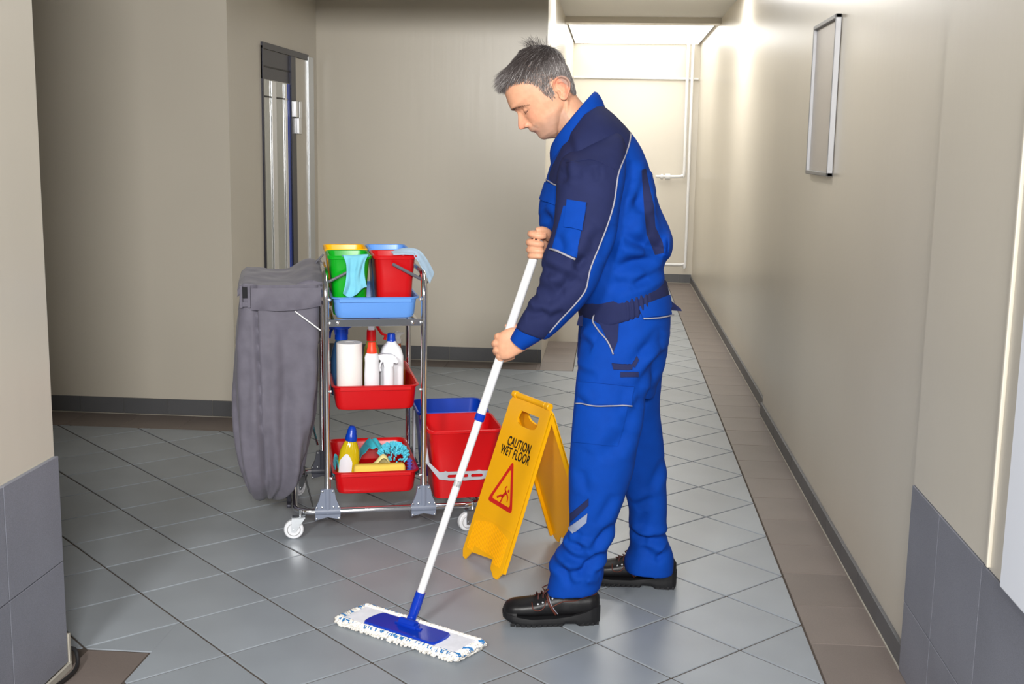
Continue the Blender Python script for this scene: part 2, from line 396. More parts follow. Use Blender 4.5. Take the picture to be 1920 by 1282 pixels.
def caster(u, v, turn):
    k = empty('caster', (u, v, 0), turn); k.parent = cart
    r = .036
    b = MB(); b.lathe([(.012, -.012), (r*.9, -.012), (r, -.008), (r, .008), (r*.9, .012), (.012, .012)], (0, 0, r), 30, 'y'); b.build('wheel', M_white, k)
    b = MB()
    for s in (-1, 1): b.lathe([(.022, .0), (.0235, .0012), (.025, .0)], (0, s*.0122, r), 26, 'y', cap=False)
    b.build('wheel_ring', mat('tyre_grey', rgb(168, 168, 170), .5), k)
    f = MB()
    for s in (-1, 1):
        f.prism([(-.009, r-.008), (.004, r-.010), (.012, r), (.040, .078), (.040, .084), (-.006, .084), (-.010, .05)], s*.0165-.001, s*.0165+.001)
    f.box(-.006, .042, -.0175, .0175, .080, .084); f.tube([(0, -.02, r), (0, .02, r)], .004, 8); f.tube([(.024, 0, .082), (.024, 0, .11)], .006, 10)
    f.lathe([(.012, 0), (.020, .001), (.020, .004), (.012, .005)], (.024, 0, .083), 16)
    f.build('fork', M_steel, k); return k
caster(.012, -.005, 0); caster(.665, -.005, .3); caster(.035, VD-.02, .8); caster(.70, VD-.01, -.5)
def tray(name, z0, z1, m, u0=.158, u1=.484, v0=.022, v1=.55):
    b = MB(); t = .0035; r = .03; ti = .022
    o = lambda k, z, rr=r: rrect(u0+k, u1-k, v0+k, v1-k, z, rr)
    b.rings([o(ti+.015, z0), o(ti, z0+.006), o(.016, z0+.02), o(.010, z1-.014), o(.007, z1-.004), o(0, z1-.004), o(-.001, z1), o(.007, z1+.0015), o(.012, z1-.004), o(.010+t+.002, z1-.014), o(ti+t, z0+.008), o(ti+.018, z0+t)])
    q = b.build(name, m, cart)
    MB().box(u0+.03, u1-.03, v0+.003, v0+.012, z1-.018, z1-.004, .002).build('rim_lip', m, q); return q
tray('tray', .815, .898, M_sky); tray('tray', .468, .566, M_red); tray('tray', .144, .235, M_red)
b = MB().box(U0+.006, U1-.006, -.004, .004, .796, .822, .001).box(U0+.006, U1-.006, VD-.004, VD+.004, .796, .822, .001)
for u in (.16, .47): b.box(u, u+.01, 0, VD, .797, .812)
sh = b.build('shelf_rail', M_chrome, cart)
s = MB()
for u in (.182, .455): s.lathe([(0, 0), (.0075, 0), (.0065, .004), (.003, .006), (0, .0062)], (u, -.004, .809), 14, 'y')
for z in (.809, .895, .555, .225):
    for u in (U0+.014, U1-.014): s.lathe([(0, 0), (.006, 0), (.004, .004), (0, .005)], (u, -.006, z), 12, 'y')
tag(s.build('screw', M_alu, cart), kind='stuff')
# bag support: dark frame, foot and push bar on the left side
b = MB()
for v in (.05, .50): b.tube([(U0-.012, v, .91), (-.155, v, .915)], .007, 8)
b.tube([(-.155, .05, .915), (-.155, .50, .915)], .007, 8)
b.build('bag_holder', M_dark, cart)
b = MB(); b.tube([(-.002, .10, .105), (-.004, .10, .15)], .009, 8); b.box(-.012, .004, .05, .5, .10, .112, .002)
b.build('bag_platform', M_dark, cart)
MB().tube([(.085, .06, .098), (.062, .10, .19), (.055, .12, .24)], .003, 8).build('stay_wire', M_black, cart)
b = MB(); b.tube([(.118, VD-.04, .22), (.10, VD-.04, .3), (.10, VD-.04, .62), (.112, VD-.04, .655), (.128, VD-.04, .65)], .006, 8); b.build('folding_arm', M_chrome, cart)
MB().tube([(.075, VD, .26), (.075, VD, .60)], .005, 8).build('folding_arm', M_chrome, cart)
# waste bag
def bagring(u0, u1, v0, v1, w_, amp, ph):
    P = rrect(u0, u1, v0, v1, w_, min(.05, (u1-u0)*.3), 9); out = []
    Q = []
    for i in range(len(P)):                 # resample the straight sides
        a, b = P[i], P[(i+1) % len(P)]; d = (b-a).length; n = max(1, int(d/.007))
        Q += [a.lerp(b, k/n) for k in range(n)]
    return Q
bag = empty('waste_bag', cw(-.03, .27, .09), AC); tag(bag, 'tall grey nylon waste bag with folded cover hanging on the left of the cart', 'bag')
LV = [(.945, -.168, .118, .035, .50), (.86, -.172, .118, .035, .50), (.72, -.184, .110, .03, .51), (.55, -.190, .098, .03, .51), (.42, -.192, .084, .03, .50), (.32, -.186, .066, .035, .49),
      (.24, -.172, .046, .05, .47), (.19, -.158, .030, .07, .45), (.150, -.146, .006, .10, .42), (.115, -.130, -.030, .14, .38), (.092, -.112, -.068, .20, .33)]
N = 260; rs = []
for q in spline(LV, 10):
    w_, a0, a1, b0, b1 = q; P = rrect(a0, a1, b0, b1, 0, max(.012, min(.035, (a1-a0)*.3)), 8)
    Ls = [0]
    for i in range(len(P)): Ls.append(Ls[-1]+(P[(i+1) % len(P)]-P[i]).length)
    ring = []; t = max(0, (.9-w_)/.8); cx, cy = (a0+a1)/2, (b0+b1)/2
    for k in range(N):
        s_ = Ls[-1]*k/N; i = max(j for j in range(len(P)) if Ls[j] <= s_+1e-9); d = Ls[i+1]-Ls[i]
        p = P[i].lerp(P[(i+1) % len(P)], (s_-Ls[i])/d if d else 0)
        n_ = Vector((p.x-cx, (p.y-cy)*.6, 0)).normalized(); ang = k/N*2*PI
        f = .014*t**.6*math.sin(ang*9+1.2*math.sin(w_*7)+.6)+.010*t*math.sin(ang*21+w_*5)+.006*noise.noise(Vector((ang*3, w_*6, 1)))
        f += .012*t**2*math.sin(ang*15+2*w_)
        cr = -.016*math.exp(-((p.x-(-.115+.03*(.9-w_)))/.006)**2)*(1 if p.y < cy else 0)
        f += cr+.004*noise.noise(Vector((p.x*30, p.y*30, w_*18)))
        ring.append(Vector((p.x, p.y, w_))+n_*f)
    rs.append(ring)
org = Vector((-.03, .27, .09)); sh_ = Matrix.Translation(-org)
MB().rings(rs).xf(sh_).build('bag_body', M_bag, bag, sharp=80)
MB().box(-.158, .108, .05, .48, .925, .931).xf(sh_).build('opening', M_bagb, bag)  # black slab in place of the shaded inside of the bag mouth
# folded front collar
g = []; nu = 60
for i in range(nu+1):
    u = -.128+.252*i/nu; col = []
    for k in range(17):
        t = k/16; z = .935-.078*t-.010*math.sin(i/nu*PI)*t+.012*t*(i/nu)
        y = .026-.006*math.sin(t*PI)-.004*math.sin(u*60+t*3)*t-.004*noise.noise(Vector((u*22, t*2, 4)))-.012*t*t*math.exp(-((u-.055+t*.03)/.02)**2)
        col.append(Vector((u, y, z)))
    g.append(col)
b = MB(); n = 17; v = [p for c_ in g for p in c_]; v += [p+Vector((0, .006, 0)) for p in v]; m_ = len(v)//2
f = [(i*n+k, (i+1)*n+k, (i+1)*n+k+1, i*n+k+1) for i in range(nu) for k in range(16)]; f += [tuple(x+m_ for x in q[::-1]) for q in f]
ed = [(i*n+16, (i+1)*n+16) for i in range(nu)]+[(k, k+1) for k in range(16)]+[(nu*n+k, nu*n+k+1) for k in range(16)]
f += [(a, b_, b_+m_, a+m_) for a, b_ in ed]
b.add(v, f, True).xf(sh_).build('front_collar', M_bag, bag, sharp=60)
# cover
g = []; nu, nv = 56, 44
for i in range(nu+1):
    u = -.176+.306*i/nu; row = []
    for k in range(nv+1):
        t = k/nv; y = .52-.50*t; edge = .008*math.exp(-((t-.98)/.03)**2)
        z = .962+.035*math.exp(-((u-.09)/.06)**2)*(1-.7*t)-.012*math.exp(-((u+.02)/.07)**2)+.006*noise.noise(Vector((u*16, t*5, 2)))-.018*t**3
        if t > .93: z -= (t-.93)*.28; y = .52-.50*.93-(t-.93)*.12
        if u < -.155: z -= (-.155-u)*.9
        row.append(Vector((u, y, z)))
    g.append(row)
v = [p for c_ in g for p in c_]; n = nv+1; v += [p-Vector((0, -.003, .007)) for p in v]; m_ = len(v)//2
f = [(i*n+k, (i+1)*n+k, (i+1)*n+k+1, i*n+k+1) for i in range(nu) for k in range(nv)]; f += [tuple(x+m_ for x in q[::-1]) for q in f]
ed = [(i*n+nv, (i+1)*n+nv) for i in range(nu)]+[(i*n, (i+1)*n) for i in range(nu)]+[(k, k+1) for k in range(nv)]+[(nu*n+k, nu*n+k+1) for k in range(nv)]
f += [(a, b_, b_+m_, a+m_) for a, b_ in ed]
MB().add(v, f, True).xf(sh_).build('cover', M_bag, bag, sharp=60)
b = MB()
for a in ((-.168, -.158), (-.140, -.130)): b.box(a[0], a[1], .026, .032, .865, .945, .001)
b.box(-.160, -.132, .028, .034, .868, .885, .001).xf(sh_).build('strap', M_bag, bag)
MB().box(-.1575, -.1405, .024, .030, .902, .940).xf(sh_).build('gap_shade', M_bagb, bag)  # black box added as the shade in the gap between the straps
MB().tube([(.028, .012, .852), (.118, -.012, .785)], .0025, 8).xf(sh_).build('tension_rod', M_pipe, bag)

# ------------------------------------------------------------ buckets
def bucket(name, label, m, u0, u1, v0, v1, z0, z1, ins=.02, group=None, r=.028):
    """tapered square bucket standing on the cart; z0 = underside"""
    cu, cv = (u0+u1)/2, (v0+v1)/2; e = empty(name, cw(cu, cv, z0), AC); tag(e, label, 'bucket', 'square buckets on the cart top' if name == 'square_bucket' else 'mop buckets at the right end of the cart')
    h = z1-z0; hx, hy = (u1-u0)/2, (v1-v0)/2; t = .003
    o = lambda k, z: rrect(-hx+k, hx-k, -hy+k, hy-k, z, r)
    b = MB().rings([o(ins+.012, 0), o(ins, .004), o(ins*.5+.004, h*.55), o(.006, h-.016), o(.005, h-.014), o(-.001, h-.012), o(-.002, h-.003), o(.001, h), o(.007, h-.002), o(.009, h-.02), o(ins*.5+.004+t, h*.55), o(ins+t, .010), o(ins+.02, .006)])
    b.build('tub', m, e); return e, hx, hy, h
def handle(e, pts, m, wd=.006, th=.0022, name='handle'):
    return MB().tube(pts, wd, 8, flat=1).build(name, m, e)
zt = .823
eY, hx, hy, h = bucket('square_bucket', 'yellow square bucket behind the green one on top of the cart', M_yellow, .148, .312, .298, .528, zt, 1.052, group=None)
handle(eY, [(-hx-.002, 0, h-.03), (-hx-.03, 0, h-.06), (-hx-.045, -.02, h-.09)], M_bhand, .004)
eB, hx, hy, h = bucket('square_bucket', 'light blue square bucket behind the red one on top of the cart', M_sky, .318, .478, .298, .528, zt, 1.052)
eG, hx, hy, h = bucket('square_bucket', 'green square bucket with a turquoise cloth over its rim, front left on the cart top', M_green, .150, .309, .055, .290, zt, 1.050)
handle(eG, [(.018, -hy-.006, h-.045), (-.03, -hy-.010, h-.070), (-hx-.02, -hy-.012, h-.105), (-hx-.048, -hy+.02, h-.118), (-hx-.052, 0, h-.118), (-hx-.048, hy-.02, h-.118)], M_bhand, .0055)
eR, hx, hy, h = bucket('square_bucket', 'red square bucket with a pale cloth over its corner, front right on the cart top', M_red, .316, .478, .055, .290, zt, 1.050)
handle(eR, [(-.012, -hy-.006, h-.030), (.03, -hy-.010, h-.052), (hx+.01, -hy-.010, h-.085), (hx+.036, -hy+.012, h-.100), (hx+.040, 0, h-.100), (hx+.036, hy-.02, h-.100)], M_bhand, .006)
eMB, hx, hy, h = bucket('mop_bucket', 'large blue mop bucket behind the red one at the right end of the cart', M_blue, .508, .80, .285, .55, .122, .398, .03, r=.035)
eMR, hx, hy, h = bucket('mop_bucket', 'large red mop bucket at the right end of the cart with a grey slotted handle', M_red, .512, .80, -.022, .272, .122, .398, .03, r=.035)
# slotted handle lying against the front of the red mop bucket
def outline_prism(outer, holes, d0, d1):
    bm = bmesh.new()
    for P in [outer]+holes:
        vs = [bm.verts.new((x, d0, z)) for x, z in P]
        for i in range(len(vs)): bm.edges.new((vs[i-1], vs[i]))
    bmesh.ops.triangle_fill(bm, use_beauty=True, use_dissolve=False, edges=bm.edges[:])
    r = bmesh.ops.extrude_face_region(bm, geom=bm.faces[:])
    for q in r['geom']:
        if isinstance(q, bmesh.types.BMVert): q.co.y = d1
    bmesh.ops.recalc_face_normals(bm, faces=bm.faces[:]); bm.verts.index_update()
    v = [q.co.copy() for q in bm.verts]; f = [[q.index for q in p.verts] for p in bm.faces]; bm.free(); return v, f
def slot(x0, x1, z0, z1, n=5):
    r = (z1-z0)/2; return [(x1-r+r*math.cos(a), (z0+z1)/2+r*math.sin(a)) for a in [-PI/2+PI*k/n for k in range(n+1)]]+[(x0+r+r*math.cos(a), (z0+z1)/2+r*math.sin(a)) for a in [PI/2+PI*k/n for k in range(n+1)]]
top = []
for x in np.linspace(-.095, .095, 41): top.append((float(x), .097+.004*max(0, math.sin((x+.095)*95))**3 if abs(x) < .08 else .097))
outer = [(-.150, .135), (-.100, .070), (-.06, .064), (0, .062), (.06, .064), (.100, .070), (.150, .135), (.143, .142), (.098, .097)]+top[::-1][1:-1]+[(-.098, .097), (-.143, .142)]
v, f = outline_prism(outer, [slot(-.068, -.022, .074, .086), slot(-.012, .012, .074, .086), slot(.022, .068, .074, .086)], -.004, .004)
MB().add(v, f).xf(Matrix.Translation((0, -hy+.009, .015))@Matrix.Rotation(-.10, 4, 'X')).build('handle', M_lgrey, eMR)
for s in (-1, 1): MB().tube([(s*.143, -hy+.014, .15), (s*.148, -hy+.03, .20), (s*.150, -.02, .235), (s*.150, 0, .24)], .0065, 8).build('handle_arm', M_lgrey, eMR)
b = MB()
b.box(-hx-.006, -hx+.002, -.01, .03, .02, .26, .002); b.build('bucket_clip', M_lgrey, eMB)
b = MB()
for u in (-.05, .03): b.tube([(u, -hy+.045, -.012), (u-.004, -hy+.042, .0), (u-.01, -hy+.040, .018)], .003, 6)
tag(b.build('locating_pin', M_steel, eMR), kind='stuff')

# ------------------------------------------------------------ cloths on the buckets
def sheet(name, grid, m, label, thick=.003, nrm=None):
    """thick cloth from a grid of world points"""
    nu, nv = len(grid), len(grid[0]); v = [Vector(p) for r in grid for p in r]; o = sum(v, Vector())/len(v)
    me = mesh_of([p-o for p in v], [(i*nv+k, (i+1)*nv+k, (i+1)*nv+k+1, i*nv+k+1) for i in range(nu-1) for k in range(nv-1)], m, True)
    ob = link(name, me, loc=o); md = ob.modifiers.new('t', 'SOLIDIFY'); md.thickness = thick; md.offset = 0
    sb = ob.modifiers.new('s', 'SUBSURF'); sb.levels = sb.render_levels = 1; tag(ob, label, 'cloth'); return ob
M_cl1 = cloth('turquoise_microfibre', rgb(124, 200, 222), .9, 900); M_cl2 = cloth('pale_blue_microfibre', rgb(172, 200, 224), .9, 900)
g = []
for i in range(25):
    s_ = i/24; row = []
    for k in range(36):
        t = k/35; z = 1.053-.140*max(0, t-.12)/.88
        u = .205+.090*s_+(.012*(1-2*s_))*math.sin(t*PI)-.004*t
        if t < .12: v_ = .055+.03*(1-t/.12)-.008; z = 1.056-.016*(1-t/.12)
        else: v_ = .047-.0
        v_ += -.006-.010*math.sin(s_*PI*3.2+t*2.2)*min(1, t*2.5)-.008*math.sin(s_*7+t*9)*t; v_ = min(v_-.008, .034) if t >= .12 else v_
        z += -.022*t*math.sin(s_*PI*1.4+.4)+.010*(1-s_)*t
        if t < .3: u += (s_-.5)*.02*(1-t/.3)
        row.append(cw(u, v_, z))
    g.append(row)
sheet('cleaning_cloth', g, M_cl1, 'turquoise cleaning cloth draped over the rim of the green bucket')
g = []
path = [(.388, 1.053), (.405, 1.060), (.425, 1.068), (.448, 1.073), (.470, 1.072), (.490, 1.066), (.508, 1.050), (.524, 1.026), (.538, 1.000), (.549, .976)]
pp = spline(path, 4)
for i, (u, z) in enumerate(pp):
    t = i/(len(pp)-1); row = []
    for k in range(15):
        s_ = k/14; v_ = .050+(.11-.045*t)*s_; z_s = .030*(1-s_)
        zz = z-z_s*min(1, t*2.2)+.002*math.sin(s_*9+t*5)
        if u < .478: zz = max(zz, 1.056 if (.0 < s_) else 1.054)
        row.append(cw(u-.024*(1-s_)*min(1, max(0, t-.3)*2.5), v_, zz))
    g.append(row)
sheet('cleaning_cloth', g, M_cl2, 'pale blue cleaning cloth hanging off the right corner of the red bucket')

# ------------------------------------------------------------ middle tray: roll and bottles
zm = .4735
def lath(name, label, cat, u, v, z, prof, m, **k):
    e = empty(name, cw(u, v, z), AC); tag(e, label, cat); MB().lathe(prof, **k).build('body', m, e); return e
M_paper = mat('tissue_paper', rgb(240, 236, 232), .95, spec=.1); bump(M_paper, noise_tex(M_paper, 260, 1), .5, .0015)
rl = empty('paper_roll', cw(.228, .104, zm+.006), AC); tag(rl, 'white paper towel roll standing at the left of the middle tray', 'paper roll')
MB().lathe([(.019, .0), (.048, .0), (.0485, .002), (.0487, .13), (.0485, .238), (.047, .240), (.021, .240), (.019, .238)], n=48).build('paper', M_paper, rl)
MB().lathe([(.0188, .0), (.0188, .2385), (.0172, .2385), (.0172, .0)], n=24, cap=False).build('core', mat('cardboard', rgb(176, 156, 132), .9), rl)
def sprayer(b, s=1, side=-1):
    """trigger head with its nozzle towards side (local x)"""
    b.prism([(side*.036*s, .036*s), (side*.036*s, .046*s), (-side*.018*s, .052*s), (-side*.028*s, .040*s), (-side*.016*s, .022*s), (-side*.012*s, .0), (side*.012*s, .0), (side*.012*s, .022*s), (side*.022*s, .032*s)], -.011*s, .011*s)
def trigger(b, s=1, side=-1): b.tube([(side*.018*s, 0, .032*s), (side*.030*s, 0, .020*s), (side*.033*s, 0, .002*s), (side*.024*s, 0, -.014*s)], .0045*s, 8)
M_wh = plastic('white_bottle_plastic', rgb(236, 238, 242), .3); M_or = plastic('orange_red_plastic', rgb(250, 66, 32), .35)
# white bottle with orange red cap
e = empty('bottle', cw(.311, .085, zm+.006), AC); tag(e, 'slim white cleaner bottle with a plain orange red cap beside the paper roll', 'bottle', 'cleaning bottles in the trays')
MB().lathe([(.0, 0), (.026, 0), (.0285, .004), (.0285, .12), (.0265, .165), (.0275, .185), (.023, .198), (.017, .204), (.0, .204)], n=32, sy=.85).build('body', M_wh, e)
MB().lathe([(.0, .202), (.0195, .202), (.0195, .212), (.0165, .222), (.0145, .243), (.0, .244)], n=24).build('cap', M_or, e)
# white trigger bottle, front right
e = empty('spray_bottle', cw(.374, .092, zm+.006), AC); tag(e, 'all white trigger spray bottle in front of the blue capped canister', 'spray bottle', 'cleaning bottles in the trays')
MB().lathe([(0, 0), (.036, 0), (.038, .004), (.034, .022), (.024, .048), (.0205, .08), (.0205, .135), (.018, .15), (.0, .15)], n=32, sy=.9).build('body', M_wh, e)
b = MB(); b.prism([(-.042, .182), (-.044, .192), (-.020, .197), (.010, .195), (.026, .186), (.036, .166), (.030, .160), (.018, .163), (.016, .148), (-.018, .148), (-.020, .165)], -.013, .013); b.build('spray_head', M_wh, e)
MB().tube([(-.020, 0, .172), (-.030, 0, .160), (-.034, 0, .142), (-.030, 0, .130)], .0042, 8).build('trigger', M_wh, e)
# canister with blue cap
e = empty('bottle', cw(.392, .172, zm+.006), AC); tag(e, 'broad white canister with a blue screw cap behind the white spray bottle', 'bottle', 'cleaning bottles in the trays')
b = MB(); b.rings([rrect(-.044, .044, -.030, .030, 0, .015), rrect(-.045, .045, -.031, .031, .004, .016), rrect(-.045, .045, -.031, .031, .175, .016), rrect(-.036, .036, -.028, .028, .205, .016), rrect(-.018, .018, -.018, .018, .226, .012), rrect(-.016, .016, -.016, .016, .232, .012)]); b.build('body', M_wh, e)
MB().lathe([(0, .230), (.0175, .230), (.0175, .236), (.0160, .238), (.0155, .258), (.013, .262), (0, .262)], n=22).build('cap', M_blue, e)
# red and white trigger bottle behind
e = empty('spray_bottle', cw(.322, .26, zm+.006), AC); tag(e, 'spray bottle with a red and white trigger head behind the orange capped bottle', 'spray bottle', 'cleaning bottles in the trays')
MB().lathe([(0, 0), (.032, 0), (.034, .005), (.034, .15), (.028, .19), (.016, .222), (0, .222)], n=28, sy=.8).build('body', mat('olive_liquid', rgb(150, 148, 70), .2, trans=.3), e)
MB().lathe([(0, .22), (.019, .22), (.0185, .25), (.0175, .262), (0, .262)], n=22).build('collar', M_red, e)
b = MB(); sprayer(b, .9, 1); b.xf(Matrix.Translation((0, 0, .262))).build('spray_head', M_wh, e)
b = MB(); b.box(.026, .036, -.011, .011, .290, .305, .002); trigger(b, .95, 1) if False else b.tube([(.018, 0, .285), (.030, 0, .262), (.042, 0, .245), (.056, 0, .240), (.052, 0, .222)], .006, 8); b2_ = b.build('trigger', M_red, e)
# blue trigger bottle back left
e = empty('spray_bottle', cw(.208, .30, zm+.006), AC); tag(e, 'blue trigger spray bottle standing behind the paper roll', 'spray bottle', 'cleaning bottles in the trays')
MB().lathe([(0, 0), (.040, 0), (.043, .006), (.043, .14), (.036, .18), (.020, .225), (0, .225)], n=30).build('body', mat('blue_liquid', rgb(60, 104, 150), .15, trans=.35), e)
b = MB(); b.lathe([(0, .22), (.026, .22), (.025, .262), (0, .262)], n=22); b.prism([(-.060, .262), (-.060, .278), (-.040, .284), (-.038, .292), (.030, .292), (.040, .270), (.026, .262), (.026, .24), (-.026, .24), (-.028, .26)], -.014, .014); b.build('spray_head', M_blue, e)
MB().tube([(-.030, 0, .268), (-.042, 0, .250), (-.046, 0, .225)], .005, 8).build('trigger', M_blue, e)
# clear trigger bottle back right
e = empty('spray_bottle', cw(.432, .32, zm+.006), AC); tag(e, 'translucent spray bottle with amber liquid at the back right of the middle tray', 'spray bottle', 'cleaning bottles in the trays')
MB().lathe([(0, 0), (.028, 0), (.030, .004), (.030, .09), (.020, .125), (.012, .14), (.012, .20), (0, .20)], n=26).build('body', mat('amber_liquid', rgb(170, 84, 30), .15, trans=.4), e)
b = MB(); b.lathe([(0, .198), (.014, .198), (.014, .215), (0, .215)], n=18); sprayer(b, .62, 1); b.v = [q if i < 72+0 else q+Vector((0, 0, .212)) for i, q in enumerate(b.v)]
b.build('spray_head', mat('clear_plastic', rgb(214, 214, 210), .2, trans=.5), e)

# ------------------------------------------------------------ bottom tray: bottle, sponge, cloths
zb = .1500
e = empty('bottle', cw(.213, .115, zb+.004), AC, None); tag(e, 'yellow detergent bottle with a blue cap and blank white label in the bottom tray', 'bottle', 'cleaning bottles in the trays')
e.rotation_euler = (0, math.radians(6), AC)
b = MB(); b.lathe([(0, 0), (.037, 0), (.040, .005), (.0405, .11), (.037, .145), (.026, .175), (.0175, .188), (0, .188)], n=34, sy=.62); b.build('body', mat('yellow_detergent', rgb(228, 200, 18), .08, spec=.6, coat=.6, trans=.25), e)
b = MB(); b.lathe([(0, .186), (.0215, .184), (.023, .19), (.021, .208), (.0185, .212), (.0185, .222), (.0165, .226), (.014, .236), (.008, .242), (0, .243)], n=26); b.build('cap', M_blue, e)
b = MB()
pts = []
for k in range(25):
    z = .004+.132*k/24; hw = .024 if z < .10 else max(.004, .024*(1-((z-.10)/.040)**1.6))
    row = []
    for j in range(9):
        x = -.012+(j/8-.5)*2*hw; yy = -.62*math.sqrt(max(0, .0412**2-x*x)); row.append(Vector((x, yy-.0006-(.0004), z)))
    pts.append(row)
v = [p for r in pts for p in r]; f = [(i*9+j, i*9+j+1, (i+1)*9+j+1, (i+1)*9+j) for i in range(24) for j in range(8)]
b.add(v, f, True).build('label', mat('blank_label', rgb(226, 226, 232), .5), e)
M_sp = mat('yellow_sponge', rgb(240, 208, 96), .95, spec=.1); bump(M_sp, noise_tex(M_sp, 420, 2), .7, .002)
M_sp2 = mat('pale_chamois', rgb(240, 228, 160), .95, spec=.1)
sp = MB().box(-.098, .098, -.022, .022, 0, .062, .012); o = sp.build('sponge', M_sp, loc=cw(.338, .078, .190)); o.rotation_euler = (0, 0, AC); tag(o, 'long yellow sponge lying along the front of the bottom tray', 'sponge')
for p in o.data.polygons: p.use_smooth = True
g = [[cw(.270+.17*i/14, .112+.12*k/12, .190+.014*math.sin(i)+.082*math.exp(-((i/14-.45)/.30)**2)*math.exp(-((k/12-.15)/.35)**2)) for k in range(13)] for i in range(15)]
sheet('folded_cloth', g, M_sp2, 'pale yellow chamois cloth peaked behind the sponge')
M_teal = cloth('teal_microfibre', rgb(64, 186, 204), .9, 800)
g = [[cw(.275+.115*i/18, .28+.1*k/12, .205+.085*math.sin(PI*min(1, i/18*1.05))**.6*(1-.35*abs(k/6-1))+.006*math.sin(i*1.3+k)) for k in range(13)] for i in range(19)]
sheet('folded_cloth', g, M_teal, 'crumpled teal cloth at the back of the bottom tray')
g = [[cw(.166+.022*i/8+.004*math.sin(k), .10+.10*k/10, .165+.10*math.sin(PI*(i+1)/10)+.005*math.sin(i*2.+k*1.4)) for k in range(11)] for i in range(9)]
sheet('folded_cloth', g, M_teal, 'teal rag squeezed behind the left post of the bottom tray')
# chenille duster: many little fingers, one countless thing
mb = MB(); rr = random.Random(3)
for i in range(170):
    a, c_ = rr.random()*2*PI, rr.random()**.5; du, dv = .055*c_*math.cos(a), .050*c_*math.sin(a); p = Vector((du, dv, .066*(1-c_*c_)**.5-.0))
    n_ = Vector((du*.9, dv*.9, .05)).normalized(); n_ = (n_+Vector((rr.uniform(-.5, .5), rr.uniform(-.5, .5), rr.uniform(-.3, .2)))).normalized()
    mb.tube([p, p+n_*.012, p+n_*.020+Vector((0, 0, -.002))], [.0035, .0042, .0028], 6)
o = mb.build('chenille_duster', plastic('turquoise_chenille', rgb(96, 216, 240), .8), loc=cw(.405, .235, .215)); o.rotation_euler[2] = AC; tag(o, 'turquoise chenille duster with finger tufts in the bottom tray', 'duster')
o['kind'] = 'stuff'
mb = MB()
for i in range(5): mb.tube([(0, 0, .012*i), (.010, .004, .012*i+.004), (.018, 0, .012*i)], .005, 8)
mb.tube([(.009, 0, -.04), (.009, .0, .06)], .006, 8)
o = mb.build('brush', plastic('violet_blue_plastic', rgb(84, 96, 190), .4), loc=cw(.452, .15, .190)); o.rotation_euler[2] = AC; tag(o, 'small blue ribbed brush leaning in the right side of the bottom tray', 'brush')
# ============================================================ wet floor sign
P1 = Vector((1.628, -.578, 0)); WX = Vector((.566, -.824, 0)).normalized(); NX = Vector((-WX.y, WX.x, 0))
SG = math.atan2(WX.y, WX.x)
sign = empty('wet_floor_sign', P1+WX*.1415+NX*.1975, SG); tag(sign, 'yellow folding wet floor warning sign standing beside the red mop bucket', 'sign')
HL = .608; tilt = math.asin(.1975/HL)
def panel(side):
    out = [(-.1415, .026), (-.128, .004), (-.110, 0), (-.082, .034), (.060, .052), (.066, .022), (.100, 0), (.122, 0), (.1415, .026), (.136, .59), (.120, HL), (-.120, HL), (-.136, .59)]
    hole = [(-.054, .540), (-.046, .526), (-.02, .518), (.04, .516), (.072, .522), (.082, .536), (.078, .568), (-.046, .568)]
    T = Matrix.Translation((0, side*.1975, 0))@Matrix.Rotation(side*tilt, 4, 'X')
    b = MB(); v, f = outline_prism(out, [hole], side*.000-.003, .003+side*.0); b.add(v, f)
    s = -side
    for x in (-1, 1):                       # side flanges
        b.prism([(x*.1415, .026), (x*.1345, .026), (x*.129, .585), (x*.136, .59)], min(0, s*.016), max(0, s*.016))
    b.xf(T); return b, T
for side in (-1, 1):
    b, T = panel(side); p = b.build('panel', M_sign, sign)
    # raised field border, rib zone and hinge knuckles
    q = MB(); o_ = side*.0031
    for i in range(26):
        x = -.118+.236*i/25; z0 = .06 if -.075 < x < .062 else .04
        q.box(x-.0018, x+.0018, min(o_, o_+side*.0014), max(o_, o_+side*.0014), z0, .150+.012*math.cos(x*20))
    q.box(-.128, .128, min(o_, o_+side*.001), max(o_, o_+side*.001), .166, .169)
    tag(q.xf(T).build('rib_field', M_sign, p), kind='stuff')
for x0, x1, r_ in ((-.124, -.099, .0125), (-.096, .096, .0105), (.099, .124, .0125)): MB().tube([(x0, 0, .582), (x0+.002, 0, .582), (x1-.002, 0, .582), (x1, 0, .582)], [r_*.8, r_, r_, r_*.8], 16).build('hinge_knuckle', M_sign, sign)
# flat print on the front panel
T = Matrix.Translation((0, -.1975, 0))@Matrix.Rotation(-tilt, 4, 'X'); fy = -.0036
def text(s, x, z, size, sx, name='lettering'):
    c = bpy.data.curves.new('t', 'FONT'); c.body = s; c.size = size; c.align_x = 'CENTER'; c.offset = size*.022; c.space_character = 1.12; c.extrude = .0003
    o = bpy.data.objects.new('t', c); C.objects.link(o); dg = bpy.context.evaluated_depsgraph_get()
    me = bpy.data.meshes.new_from_object(o.evaluated_get(dg)); bpy.data.objects.remove(o)
    me.transform(T@Matrix.Translation((x, fy, z))@Matrix.Rotation(PI/2, 4, 'X')@Matrix.Diagonal((sx, 1, 1, 1)))
    me.materials.clear(); me.materials.append(M_ink); return link(name, me, sign)
text('CAUTION', .010, .438, .046, .70); text('WET FLOOR', .003, .401, .046, .70)
A_, B_, C_ = (.006, .396), (-.084, .228), (.096, .224)
